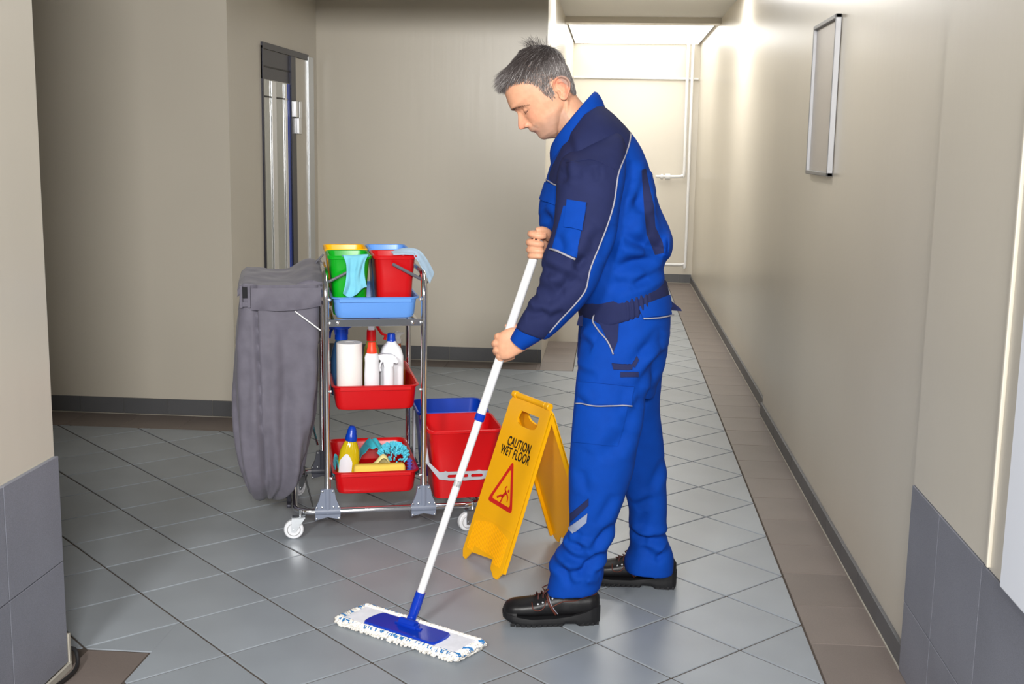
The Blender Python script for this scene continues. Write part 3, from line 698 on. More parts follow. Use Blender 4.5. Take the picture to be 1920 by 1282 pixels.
def rtri(k, r):
    P = [Vector((p[0], 0, p[1])) for p in (A_, B_, C_)]; c = (P[0]+P[1]+P[2])/3; P = [c+(p-c)*k for p in P]; out = []
    for i in range(3):
        a, p, b = P[i-1], P[i], P[(i+1) % 3]; u = (a-p).normalized(); v = (b-p).normalized(); p0, p1 = p+u*r, p+v*r
        for j in range(7):
            t = j/6; q = p0*(1-t)**2+p*2*t*(1-t)+p1*t*t; out.append((q.x, q.z))
    return out
v, f = outline_prism(rtri(1.0, .022), [rtri(.73, .014)], fy-.0003, fy)
MB().add(v, f).xf(T).build('warning_triangle', M_redink, sign)
man = MB()
def strip(pts, w0, w1, n_=6):
    L = []; R_ = []
    P = spline(pts, n_)
    for i, p in enumerate(P):
        a = P[min(i+1, len(P)-1)]-P[max(i-1, 0)]; d = np.array([-a[1], a[0]])/(np.hypot(*a)+1e-9); wq = w0+(w1-w0)*i/(len(P)-1)
        L.append(tuple(p+d*wq)); R_.append(tuple(p-d*wq))
    man.prism([(float(x), float(z)) for x, z in L+R_[::-1]], fy-.0003, fy)
K = lambda x, z: (.008+(x-.5)*.098, .270+(z-.5)*.082)
strip([K(.64, .66), K(.52, .50), K(.46, .42)], .0066, .0050)       # trunk
strip([K(.50, .45), K(.32, .42), K(.16, .28)], .0050, .0028)       # left leg
strip([K(.17, .30), K(.12, .34)], .0030, .0022)
strip([K(.48, .44), K(.48, .28), K(.42, .10)], .0052, .0030)       # right leg
strip([K(.64, .64), K(.82, .50), K(.86, .30)], .0038, .0022)       # right arm
strip([K(.62, .66), K(.50, .78), K(.58, .92)], .0034, .0022)       # left arm
man.prism([(K(.76, .75)[0]+.0056*math.cos(a), K(.76, .75)[1]+.0056*math.sin(a)) for a in np.linspace(0, 2*PI, 17)[:-1]], fy-.0003, fy)
man.xf(T).build('slipping_figure', M_redink, sign)

# ============================================================ flat mop
mop = empty('flat_mop', (1.556, -1.287, 0)); tag(mop, 'flat mop with white fringed pad, blue frame and long white handle in the man\'s hands', 'mop')
MA = math.atan2(-.232, .40); Rm = Matrix.Rotation(MA, 4, 'Z')
pd = MB(); HXm, HYm = .225, .066
nx, ny = 40, 14; v = []
for i in range(nx+1):
    for j in range(ny+1):
        x = -HXm+2*HXm*i/nx; y = -HYm+2*HYm*j/ny; e_ = min((HXm-abs(x)), (HYm-abs(y))); z = .012+.010*min(1, e_/.012)**.5+.001*noise.noise(Vector((x*60, y*60, 0)))
        v.append((x, y, z))
n0 = len(v); v += [(x, y, .003) for x, y, z in v]
f = [(i*(ny+1)+j, (i+1)*(ny+1)+j, (i+1)*(ny+1)+j+1, i*(ny+1)+j+1) for i in range(nx) for j in range(ny)]; f += [tuple(n0+q for q in p[::-1]) for p in f]
bd = [(i*(ny+1), (i+1)*(ny+1)) for i in range(nx)]+[(i*(ny+1)+ny, (i+1)*(ny+1)+ny) for i in range(nx)]+[(j, j+1) for j in range(ny)]+[(nx*(ny+1)+j, nx*(ny+1)+j+1) for j in range(ny)]
f += [(a, b_, b_+n0, a+n0) for a, b_ in bd]
M_pad = cloth('white_mop_cloth', rgb(226, 228, 236), .95, 500); M_yarn = cloth('cream_yarn', rgb(238, 234, 226), 1, 900); M_by = cloth('blue_yarn', rgb(46, 116, 176), 1, 900)
pad = pd.add(v, f, True).xf(Rm).build('pad', M_pad, mop)
yw = MB(); yb = MB(); rr = random.Random(5)
def tuft(x, y, nx_, ny_, mbx, L=.016, r=.0042, zz=None):
    z = zz if zz is not None else rr.uniform(.005, .019); d = Vector((nx_, ny_, 0)); s_ = Vector((-ny_, nx_, 0))
    p = Vector((x, y, z)); k = rr.uniform(-.5, .5)
    mbx.tube([p-d*.010+s_*.003, p+d*L*.6+Vector((0, 0, .002))+s_*k*.004, p+d*L+Vector((0, 0, -.002)), p+d*L*.55-s_*.004+Vector((0, 0, -.003))], [r, r, r*.9, r*.8], 6)
for i in range(230):
    x = rr.uniform(-HXm, HXm)
    for sgn in (-1, 1):
        tuft(x, sgn*HYm, rr.uniform(-.3, .3), sgn, yw, .010)
for i in range(120):
    y = rr.uniform(-HYm, HYm)
    for sgn in (-1, 1): tuft(sgn*HXm, y, sgn, rr.uniform(-.4, .4), yw, .014)
for i in range(170): tuft(rr.uniform(-HXm, HXm), -HYm+.002, rr.uniform(-.3, .3), -1, yb, .006, .0024, rr.uniform(.017, .023))
for i in range(26): tuft(rr.uniform(-HXm, -HXm*.4), HYm+.004, 0, 1, yb, .008, .0024, .019)
for i in range(60):
    s_ = rr.choice((-1, 1)); tuft(s_*HXm, rr.uniform(-HYm, HYm), s_, rr.uniform(-.3, .3), yb, .015, .0028, rr.uniform(.010, .022))
tag(yw.xf(Rm).build('fringe', M_yarn, mop, sharp=80), kind='stuff'); tag(yb.xf(Rm).build('blue_fringe', M_by, mop, sharp=80), kind='stuff')
for s_ in (-1, 1):                        # roll of looped yarn along the long edges
    b = MB(); P_ = []
    for i in range(80): x = -HXm+2*HXm*i/79; P_.append((x, s_*(HYm-.004)+.0015*math.sin(i*1.7), .018+.0015*math.sin(i*2.3)))
    b.tube(P_, .0085, 9).xf(Rm).build('edge_roll', M_yarn, pad)
fb = MB()
o = [(-.131, -.052), (.128, -.052), (.136, -.048), (.140, -.02), (.139, .012), (.133, .034), (.126, .037), (-.124, .037), (-.132, .033), (-.139, .008), (-.140, -.025), (-.136, -.047)]
bmv = [(x, y) for x, y in o]; n = len(bmv)
v = [(x, y, .022) for x, y in bmv]+[(x*.985, y*.97, .029) for x, y in bmv]; f = [tuple(range(n))[::-1], tuple(range(n, 2*n))]+[(i, (i+1) % n, (i+1) % n+n, i+n) for i in range(n)]
M_mb = plastic('glossy_mop_blue', rgb(14, 54, 172), .16)
fb.add(v, f)
fb.box(-.05, .05, -.006, .006, .028, .034, .002); fb.tube([(-.03, 0, .040), (.03, 0, .040)], .012, 14); fb.box(-.036, .036, -.012, .012, .026, .040, .003)
fr_ = fb.xf(Rm).build('frame', M_mb, mop)
PB = at(770, 1166, -1.262); PT = at(1012, 450, -1.135)     # pole axis, foot and top
org = Vector((1.556, -1.287, 0)); ax = (PT-PB).normalized(); LP = (PT-PB).length
q = lambda t, o_=(0, 0, 0): PB+ax*t-org+Vector(o_)
b = MB(); b.tube([q(-.005), q(.02), q(.045), q(.07), q(.075), q(.098)], [.012, .014, .0155, .0155, .0150, .0150], 18)
b.box(-.010, .010, -.014, .014, .022, .055, .004, Matrix.Translation(PB-org-Vector((0, 0, PB.z))))
b.build('socket', M_mb, mop)
b = MB(); b.tube([q(.090), q(.46)], .0118, 18); b.build('lower_tube', M_pipe, mop)
tc = (at(908, 785, -1.2)-PB).dot(ax)
b = MB(); b.tube([q(.40), q(LP)], .0118, 18)
b.v = []; b.f = []; b.sm = []
b.tube([q(tc), q(LP-.004), q(LP)], [.0135, .0135, .010], 18); b.build('upper_tube', M_pipe, mop)
b = MB(); b.tube([q(.44), q(tc)], .0118, 18).build('middle_tube', M_pipe, mop)
b = MB(); b.tube([q(tc-.012), q(tc-.011), q(tc+.010), q(tc+.011)], [.0135, .0155, .0155, .0135], 18); b.build('lock_collar', M_mb, mop)
# ============================================================ the man
TH = math.radians(33); YW = math.radians(7)
HE = at(1048, 172, -1.0)
hf0 = Vector((-math.cos(TH), 0, -math.sin(TH))); HU = Vector((-math.sin(TH), 0, math.cos(TH)))
HF = (hf0*math.cos(YW)+Vector((0, -1, 0))*math.sin(YW)).normalized(); HL_ = HF.cross(HU)
if HL_.y > 0: HL_ = -HL_
def hp(a, b, c): return HE+HF*a+HU*b+HL_*c
def smooth_loft(secs, n=44, sub=5, p=2.2, cap=True, ydir=None):
    """secs: (pxL, pyL, pxR, pyR, Y, half depth[, dY of the right edge]) -> rings through the side outline"""
    S_ = []
    for s in secs:
        L = at(s[0], s[1], s[4]); R_ = at(s[2], s[3], s[4]+(s[6] if len(s) > 6 else 0)); S_.append(tuple(L)+tuple(R_)+(s[5],))
    out = []
    for q in spline(S_, sub):
        L, R_, d = Vector(q[0:3]), Vector(q[3:6]), q[6]; c = (L+R_)/2; a = (R_-L)/2; dv = Vector((0, d, 0)); ring = []
        for k in range(n):
            t = 2*PI*k/n; x, y = math.cos(t), math.sin(t)
            ring.append(c+a*(abs(x)**(2/p)*(1 if x > 0 else -1))+dv*(abs(y)**(2/p)*(1 if y > 0 else -1)))
        out.append(ring)
    return out
def remesh(mb, vox, it=2):
    me = mb.me(None); o = bpy.data.objects.new('t', me); C.objects.link(o)
    m = o.modifiers.new('r', 'REMESH'); m.mode = 'VOXEL'; m.voxel_size = vox; m.use_smooth_shade = True
    if it: s = o.modifiers.new('s', 'SMOOTH'); s.factor = .5; s.iterations = it
    dg = bpy.context.evaluated_depsgraph_get(); r = bpy.data.meshes.new_from_object(o.evaluated_get(dg)); bpy.data.objects.remove(o); return r
def arr(me):
    n = len(me.vertices); v = np.empty(n*3); me.vertices.foreach_get('co', v); nn = np.empty(n*3); me.vertices.foreach_get('normal', nn); return v.reshape(-1, 3), nn.reshape(-1, 3)
def setv(me, v): me.vertices.foreach_set('co', v.ravel()); me.update(); me.polygons.foreach_set('use_smooth', [True]*len(me.polygons))
def seg_d(P, a, b):
    ab = b-a; t = np.clip(((P-a)@ab)/(ab@ab), 0, 1); q = a+t[:, None]*ab; d = P-q; s = (ab[0]*d[:, 1]-ab[1]*d[:, 0])
    return np.hypot(d[:, 0], d[:, 1])*np.sign(s+1e-12), t
def creases(v, nn, L, Y, side=-1):
    """cloth folds: (x0,y0,x1,y1,width,depth) on the garment's outer side; each is a valley with a ridge beside it"""
    P = v[:, [0, 2]]; dsp = np.zeros(len(v)); wgt = np.clip(-nn[:, 1]*2+.6, 0, 1) if side < 0 else 1
    for x0, y0, x1, y1, wd, dp in L:
        a = at(x0, y0, Y); b = at(x1, y1, Y); d, t = seg_d(P, np.array([a.x, a.z]), np.array([b.x, b.z]))
        e = np.sin(np.clip(t, .0, 1)*PI)**.5; e[(t <= 0) | (t >= 1)] *= 0
        x = d/(wd*1.6); dsp += 1.45*e*dp*(-np.exp(-x*x)+.75*np.exp(-((x-1.7)/1.1)**2))
    return v+nn*(dsp*wgt)[:, None]
def noise_disp(v, nn, sc_, amp, stretch=(1, 1, 1)):
    d = np.array([noise.noise(Vector((p[0]*sc_*stretch[0], p[1]*sc_*stretch[1], p[2]*sc_*stretch[2]))) for p in v]); return v+nn*(d*amp)[:, None]
def poly_sd(P, poly):
    """signed distance (positive inside) to a polygon in xz"""
    n = len(poly); D = np.full(len(P), 1e9); ins = np.zeros(len(P), bool)
    for i in range(n):
        a, b = poly[i-1], poly[i]; d, t = seg_d(P, a, b); D = np.minimum(D, np.abs(d))
        c = ((a[1] > P[:, 1]) != (b[1] > P[:, 1])) & (P[:, 0] < (b[0]-a[0])*(P[:, 1]-a[1])/(b[1]-a[1]+1e-12)+a[0]); ins ^= c
    return np.where(ins, D, -D)
def set_attr(me, name, val):
    a = me.attributes.new(name, 'FLOAT', 'POINT'); a.data.foreach_set('value', np.asarray(val, float))
def xz(L, Y): return [np.array([at(x, y, Y).x, at(x, y, Y).z]) for x, y in L]
R_BLUE = rgb(0, 60, 152); R_NAVY = rgb(34, 40, 78)
def work_cloth(name, attr=None, base=R_BLUE, second=R_NAVY):
    m = mat(name, base, .82, spec=.2); I = m.node_tree.nodes['Principled BSDF'].inputs; I['Sheen Weight'].default_value = 0
    L = m.node_tree.links; f = noise_tex(m, 22, 4); k = ramp(m, f, [(.25, (.92, .92, .92, 1)), (.75, (1.08, 1.08, 1.08, 1))])
    x = nd(m, 'ShaderNodeMix', data_type='RGBA', blend_type='MULTIPLY'); x.inputs[0].default_value = 1; L.new(k, x.inputs[7])
    if attr:
        a = nd(m, 'ShaderNodeAttribute', attribute_name=attr); g = nd(m, 'ShaderNodeMath', operation='GREATER_THAN'); g.inputs[1].default_value = 0
        L.new(a.outputs['Fac'], g.inputs[0]); y = nd(m, 'ShaderNodeMix', data_type='RGBA'); y.inputs[6].default_value = base; y.inputs[7].default_value = second
        L.new(g.outputs[0], y.inputs[0]); L.new(y.outputs[2], x.inputs[6])
    else: x.inputs[6].default_value = base
    col_link(m, x.outputs[2])
    b = bump(m, noise_tex(m, 900, 2, .6, (1, 1, .4)), .2, .0005); bump(m, noise_tex(m, 45, 3), .22, .0025, b); return m

# ------------------------------------------------------------ body: head, neck, hands and the limbs inside the clothes
body = MB()
FR = [(-.112, .075), (-.106, .092), (-.102, .100), (-.097, .113), (-.089, .1205), (-.078, .1225), (-.073, .1215), (-.0695, .1245), (-.064, .127), (-.0612, .1265), (-.058, .133), (-.052, .1355), (-.046, .135), (-.040, .1365), (-.0385, .143), (-.037, .152), (-.034, .1585), (-.029, .160), (-.022, .1585), (-.014, .154), (-.004, .148), (.004, .1435), (.012, .140), (.018, .1405), (.024, .145), (.032, .1505), (.045, .1490), (.060, .146), (.080, .141), (.100, .130), (.118, .112), (.132, .090), (.142, .062), (.149, .028), (.152, .0)]
BS = [(-.112, .066), (-.100, .088), (-.089, .110), (-.075, .116), (-.060, .122), (-.045, .126), (-.03, .128), (-.015, .128), (.0, .129), (.012, .132), (.024, .141), (.032, .149), (.045, .149), (.060, .146), (.080, .141), (.100, .130), (.118, .112), (.132, .090), (.142, .062), (.149, .028), (.152, .0)]
BK = [(-.112, .080), (-.100, .064), (-.085, .044), (-.070, .024), (-.054, .002), (-.040, -.026), (-.030, -.040), (.0, -.049), (.045, -.057), (.09, -.056), (.115, -.047), (.132, -.034), (.142, -.022), (.149, -.008), (.152, 0)]
WD = [(-.112, .012), (-.106, .022), (-.100, .033), (-.089, .042), (-.075, .050), (-.060, .055), (-.045, .060), (-.03, .063), (-.010, .0685), (.01, .071), (.03, .0725), (.05, .0745), (.075, .074), (.095, .068), (.112, .058), (.126, .046), (.138, .032), (.147, .016), (.152, .002)]
ip = lambda T_, b: float(np.interp(b, [q[0] for q in T_], [q[1] for q in T_]))
NPH = 132
def head_ring(b, off=0.0):
    a1, a0, wd, fr = ip(BS, b), ip(BK, b), ip(WD, b), ip(FR, b); am = a0+(a1-a0)*.42; ring = []
    nose = max(0, fr-a1) if b < .022 and b > -.0405 else 0; lip = max(0, fr-a1) if b <= -.0405 else 0
    sg = .0065 if b > -.004 else .0065+.0075*min(1, (-.004-b)/.024)
    ex = 2.35 if b > 0 else 2.35-.35*min(1, -b/.08)
    for k in range(NPH):
        t = 2*PI*k/NPH; x, y = math.cos(t), math.sin(t)
        X = abs(x)**(2/ex)*(1 if x > 0 else -1); Yy = abs(y)**(2/ex)*(1 if y > 0 else -1)
        a = am+(a1-am)*X if X > 0 else am+(am-a0)*X; c = wd*Yy
        if X > 0:
            ac = abs(c)
            a += nose*math.exp(-(ac/sg)**2.6)+lip*math.exp(-(ac/.026)**2)
            a -= .0125*math.exp(-((ac-.029)/.0125)**2-((b-.006)/.0105)**2)      # eye socket
            a += .0042*math.exp(-((ac-.027)/.018)**2-((b-.029)/.007)**2)        # brow
            a += .0035*math.exp(-((ac-.042)/.013)**2-((b+.024)/.013)**2)        # cheek bone
            a -= .0040*math.exp(-((ac-.036)/.010)**2-((b+.055)/.016)**2)        # hollow of the cheek
            a -= .0030*math.exp(-((ac-(.019+.25*max(0, -.03-b)))/.004)**2)*(1 if -.062 < b < -.03 else 0)  # nasolabial fold
            a -= .0038*math.exp(-((b+.0665)/.0022)**2)*math.exp(-(ac/.021)**4)*.9       # mouth line
        if off: 
            n_ = Vector((a-am, c, (b-.05)*.7)).normalized(); a += n_.x*off; c += n_.y*off; b_ = b+n_.z*off
            ring.append(hp(a, b_, c))
        else: ring.append(hp(a, b, c))
    return ring
bl = sorted(set([round(x, 5) for x in np.concatenate([np.linspace(-.112, -.08, 14), np.linspace(-.08, .03, 92), np.linspace(.03, .152, 52)])]))
body.rings([head_ring(b) for b in bl])
for s in (-1, 1):                          # lidded eyeballs, nostril wings
    c0 = hp(.1105, .0035, s*.0305); rr_ = .0125
    body.rings([[c0+(HF*math.cos(2*PI*k/20)*math.sin(th_)+HL_*math.sin(2*PI*k/20)*math.sin(th_)+HU*math.cos(th_))*rr_ for k in range(20)] for th_ in np.linspace(.05, PI-.05, 12)])
    c0 = hp(.1335, -.0335, s*.0135)
    body.rings([[c0+HF*(.0105*math.cos(2*PI*k/16)*math.sin(th_))+HL_*(.0062*math.sin(2*PI*k/16)*math.sin(th_))+HU*(.0078*math.cos(th_)) for k in range(16)] for th_ in np.linspace(.05, PI-.05, 9)])
    # ear
    E_ = [(.012, .006, .071), (.011, .020, .076), (-.001, .0305, .083), (-.017, .030, .088), (-.029, .017, .090), (-.031, .003, .0885), (-.025, -.010, .086), (-.013, -.021, .082), (-.001, -.031, .077), (.009, -.029, .073), (.013, -.016, .071)]
    body.tube([hp(a, b, s*c) for a, b, c in spline(E_, 3)], .0036, 8)
    body.tube([hp(a, b, s*c) for a, b, c in spline([(-.002, .019, .080), (-.013, .018, .083), (-.020, .006, .083), (-.018, -.006, .081), (-.007, -.017, .077), (.004, -.016, .074)], 3)], .0030, 8)
    P = [hp(a, b, s*(c-.008)) for a, b, c in E_]; Q = [hp(a, b, s*(c-.0035)) for a, b, c in E_]; cc = hp(-.008, 0, s*.0715)
    n_ = len(P); body.add(P+Q, [tuple(range(n_))[::-1], tuple(range(n_, 2*n_))]+[(i, (i+1) % n_, (i+1) % n_+n_, i+n_) for i in range(n_)])
    body.tube([hp(.014, .004, s*.070), hp(.010, -.004, s*.0755), hp(.010, -.013, s*.072)], .0042, 8)
    body.tube([hp(-.004, -.024, s*.074), hp(.004, -.026, s*.072)], .0058, 8)
# neck
nk = smooth_loft([(1006, 215, 1066, 150, -1.0, .050), (1036, 236, 1077, 172, -1.0, .053), (1047, 254, 1088, 188, -1.0, .055), (1055, 274, 1104, 206, -1.0, .060), (1060, 300, 1128, 240, -1.0, .075)], 36)
body.rings(nk)
body.tube([hp(.0, -.035, .050), at(1064, 228, -1.044), at(1054, 262, -1.03)], [.009, .008, .007], 10)     # neck muscle
# torso, arms and legs inside the clothes
body.rings(smooth_loft([(1058, 290, 1130, 235, -1.0, .08), (1050, 330, 1185, 290, -1.0, .14), (1050, 420, 1210, 400, -1.0, .13), (1100, 540, 1225, 510, -1.0, .12), (1110, 620, 1235, 590, -1.0, .14), (1120, 680, 1220, 670, -1.0, .13)], 24, 3))
def limb(P, r): body.tube([Vector(p) for p in spline([tuple(q) for q in P], 3)], [float(x) for x in np.interp(np.linspace(0, len(r)-1, 3*(len(P)-1)+1), range(len(r)), r)], 14)
shN, shF = at(1110, 300, -1.12), at(1114, 300, -.88)
limb([shN, at(1095, 400, -1.21), at(1072, 500, -1.24), at(1020, 590, -1.225), at(975, 636, -1.20)], [.044, .046, .042, .036, .027])
limb([shF, at(1130, 400, -.78), at(1120, 470, -.80), at(1070, 465, -.92), at(1030, 458, -1.06)], [.052, .046, .042, .036, .027])
limb([at(1160, 640, -1.09), at(1140, 790, -1.13), at(1122, 890, -1.135), at(1105, 1010, -1.12), at(1096, 1100, -1.12)], [.078, .056, .047, .036, .030])
limb([at(1190, 640, -.91), at(1198, 790, -.87), at(1207, 890, -.845), at(1216, 1010, -.82), at(1222, 1060, -.81)], [.070, .048, .040, .032, .028])
# hands --------------------------------------------------------
def pole(px, py):                          # point of the pole axis nearest to that sight line
    d = (at(px, py, -1.2)-CAM).normalized(); w0 = PB-CAM; b = ax.dot(d); t = (b*d.dot(w0)-ax.dot(w0))/(1-b*b); return PB+ax*t
body_tube = lambda P, r: body.tube([Vector(p) for p in spline([tuple(q) for q in P], 4)], [float(x) for x in np.interp(np.linspace(0, len(r)-1, 4*(len(P)-1)+1), range(len(r)), r)], 14)
# near hand: back of the hand towards the camera, fingers closed behind the pole
pc = pole(950, 650); yb_ = pc.y-.0135-.014
body.rings(smooth_loft([(1000, 612, 1012, 640, -1.215, .022), (985, 616, 998, 648, yb_-.004, .021), (972, 614, 986, 656, yb_-.004, .020), (958, 614, 972, 664, yb_-.002, .019), (946, 618, 957, 672, yb_-.001, .018), (936, 624, 944, 674, yb_+.002, .016), (930, 629, 936, 671, yb_+.008, .012)], 30))
kn = [(934.5, 630), (930, 643), (932, 656), (937, 667)]
for i, (x, y) in enumerate(kn):
    q = pole(x+14, y+2); Yp_ = q.y; r = (.0098, .0103, .0098, .0085)[i]
    body_tube([at(x+14, y-1, yb_+.002), at(x, y, yb_+.006), at(x-2.5, y+3, Yp_+.002), at(x+3, y+6+i*.6, Yp_+.0235), at(x+16, y+5, Yp_+.0265), at(x+26, y+2, Yp_+.018)], [r*.9, r*1.08, r*.98, r, r*.92, r*.82])
body_tube([at(974, 626, yb_+.006), at(972, 617, pc.y+.004), at(962, 611, pc.y+.022), at(948, 614, pc.y+.026)], [.014, .012, .0108, .0095])      # thumb
body_tube([at(941, 672, yb_+.010), at(933, 674, pc.y-.004), at(933.5, 679, pc.y+.012)], [.0085, .0088, .0075])      # curled end of the little finger
# far hand: fingers closed around the front of the pole
pf = pole(1008, 460)
body.rings(smooth_loft([(1040, 440, 1046, 474, pf.y+.10, .022), (1024, 434, 1030, 480, pf.y+.055, .021), (1010, 432, 1015, 482, pf.y+.036, .017), (1000, 432, 1004, 482, pf.y+.026, .013)], 30))
rows = [(438, 442, .0098), (454, 457, .0104), (468, 470, .0098), (479.5, 480, .0082)]
for i, (y0, y1, r) in enumerate(rows):
    x0 = (997, 994.5, 995, 996)[i]
    body_tube([at(1006, y0-1, pf.y+.026), at(x0-1.5, y0, pf.y+.012), at(x0, y0+.5, pf.y-.013), at(x0+11, y1, pf.y-.0245), at(x0+20, y1+1, pf.y-.0225), at(x0+25-i*2, y1+1, pf.y-.014)], [r*.95, r*1.05, r*1.06, r*.98, r*.92, r*.78])
body_tube([at(1030, 446, pf.y+.03), at(1026, 436, pf.y+.004), at(1016, 431, pf.y-.017), at(1005, 433, pf.y-.024)], [.014, .0125, .0110, .0092])
bme = remesh(body, .0024, 1)
v, nn = arr(bme)
# skin colour fields measured in the head's own frame
d = v-np.array(HE); ha, hb, hc = d@np.array(HF), d@np.array(HU), d@np.array(HL_); inh = (ha > -.09) & (hb > -.13) & (np.abs(hc) < .1) & (ha < .2) & (v[:, 2] > 1.40)
g2 = lambda x, s_: np.exp(-(x/s_)**2)
lip = inh*(ha > .10)*g2(hb+.0655, .0062)*g2(hc, .021)
redd = inh*(ha > .10)*(.9*g2(hb+.028, .018)*g2(hc, .017)+.45*g2(hb+.02, .02)*g2(np.abs(hc)-.045, .018))+inh*(np.abs(hc) > .078)*.9
dark = inh*(ha > .10)*(g2(hb-.0005-.0, .0022)*g2(np.abs(hc)-.031, .0125)*(1.0))
hairl = lambda a, b: b-np.interp(a, [-.06, -.045, -.03, -.005, .012, .024, .036, .046, .052, .060, .075, .103, .145], [-.055, -.045, -.035, .034, .036, -.012, -.014, .012, .045, .055, .068, .086, .088])
stub = inh*np.clip(hairl(ha, hb)/.012, 0, 1)
beard = inh*(ha > .02)*np.clip(-(hb+.035)/.03, 0, 1)*.6+inh*g2(hb+.052, .006)*(ha > .11)*.3
set_attr(bme, 'lip', np.clip(lip, 0, 1)); set_attr(bme, 'red', np.clip(redd, 0, 1)); set_attr(bme, 'lash', np.clip(dark, 0, 1)); set_attr(bme, 'stubble', np.clip(np.maximum(stub, beard), 0, 1))
M_skin = mat('skin', rgb(214, 160, 130), .48, spec=.4, sss=.12)
def chain(m, base, items):
    L = m.node_tree.links; cur = None
    f = noise_tex(m, 55, 4); cur = ramp(m, f, [(.25, mul(base, .90)), (.75, mul(base, 1.08))])
    for nm, c, k in items:
        a = nd(m, 'ShaderNodeAttribute', attribute_name=nm); s_ = nd(m, 'ShaderNodeMath', operation='MULTIPLY'); s_.inputs[1].default_value = k; L.new(a.outputs['Fac'], s_.inputs[0])
        x = nd(m, 'ShaderNodeMix', data_type='RGBA'); L.new(s_.outputs[0], x.inputs[0]); L.new(cur, x.inputs[6]); x.inputs[7].default_value = c; cur = x.outputs[2]
    col_link(m, cur); b = bump(m, noise_tex(m, 420, 3), .25, .0006); bump(m, noise_tex(m, 90, 3), .15, .0012, b)
chain(M_skin, rgb(216, 160, 128), [('red', rgb(214, 118, 98), .5), ('lip', rgb(178, 96, 88), .8), ('stubble', rgb(140, 122, 112), .75), ('lash', rgb(70, 44, 36), .9)])
bme.materials.append(M_skin); bme.polygons.foreach_set('use_smooth', [True]*len(bme.polygons))
MO = Vector((2.08, -1.0, 0))
BB = BVHTree.FromPolygons([tuple(p) for p in v], [tuple(p.vertices) for p in bme.polygons])
bme.transform(Matrix.Translation(-MO))
person = link('person', bme, loc=MO); tag(person, 'grey-haired man in blue and navy work clothes bending forward and pushing a flat mop', 'person')
TM = Matrix.Translation(-MO)
def pchild(name, me, parent=None):
    me.transform(TM); return link(name, me, parent or person)

# ------------------------------------------------------------ hair
rr = random.Random(11)
M_hair = mat('greying_hair', rgb(90, 84, 82), .55, spec=.35)
ac = nd(M_hair, 'ShaderNodeAttribute', attribute_name='shade'); col_link(M_hair, ramp(M_hair, ac.outputs['Fac'], [(0, rgb(44, 36, 34)), (.45, rgb(92, 84, 82)), (.8, rgb(152, 146, 144)), (1, rgb(205, 200, 198))]))
hv, hfc, hs = [], [], []
def surf(t, b):                            # point and normal of the scalp at angle t, height b
    def P_(t, b):
        a1, a0, wd = ip(BS, b), ip(BK, b), ip(WD, b); am = a0+(a1-a0)*.42; x, y = math.cos(t), math.sin(t); ex = 2.35
        X = abs(x)**(2/ex)*(1 if x > 0 else -1); Yy = abs(y)**(2/ex)*(1 if y > 0 else -1)
        return Vector((am+(a1-am)*X if X > 0 else am+(am-a0)*X, wd*Yy, b))
    p = P_(t, b); e = .01
    n = (P_(t+.03, b)-P_(t-.03, b)).cross(P_(t, min(b+e, .151))-P_(t, b-e)).normalized()
    if n.dot(p-Vector((.045, 0, .05))) < 0: n = -n
    k_ = max(0, min(1, (b-.118)/.018)); rad = Vector(((p.x-.035)/.0115, p.y/.0075, (p.z-.03)/.0130)).normalized(); n = (n*(1-k_)+Vector((rad.x*.6, rad.y*.6, rad.z))*k_).normalized()
    return p, n
cnt = 0
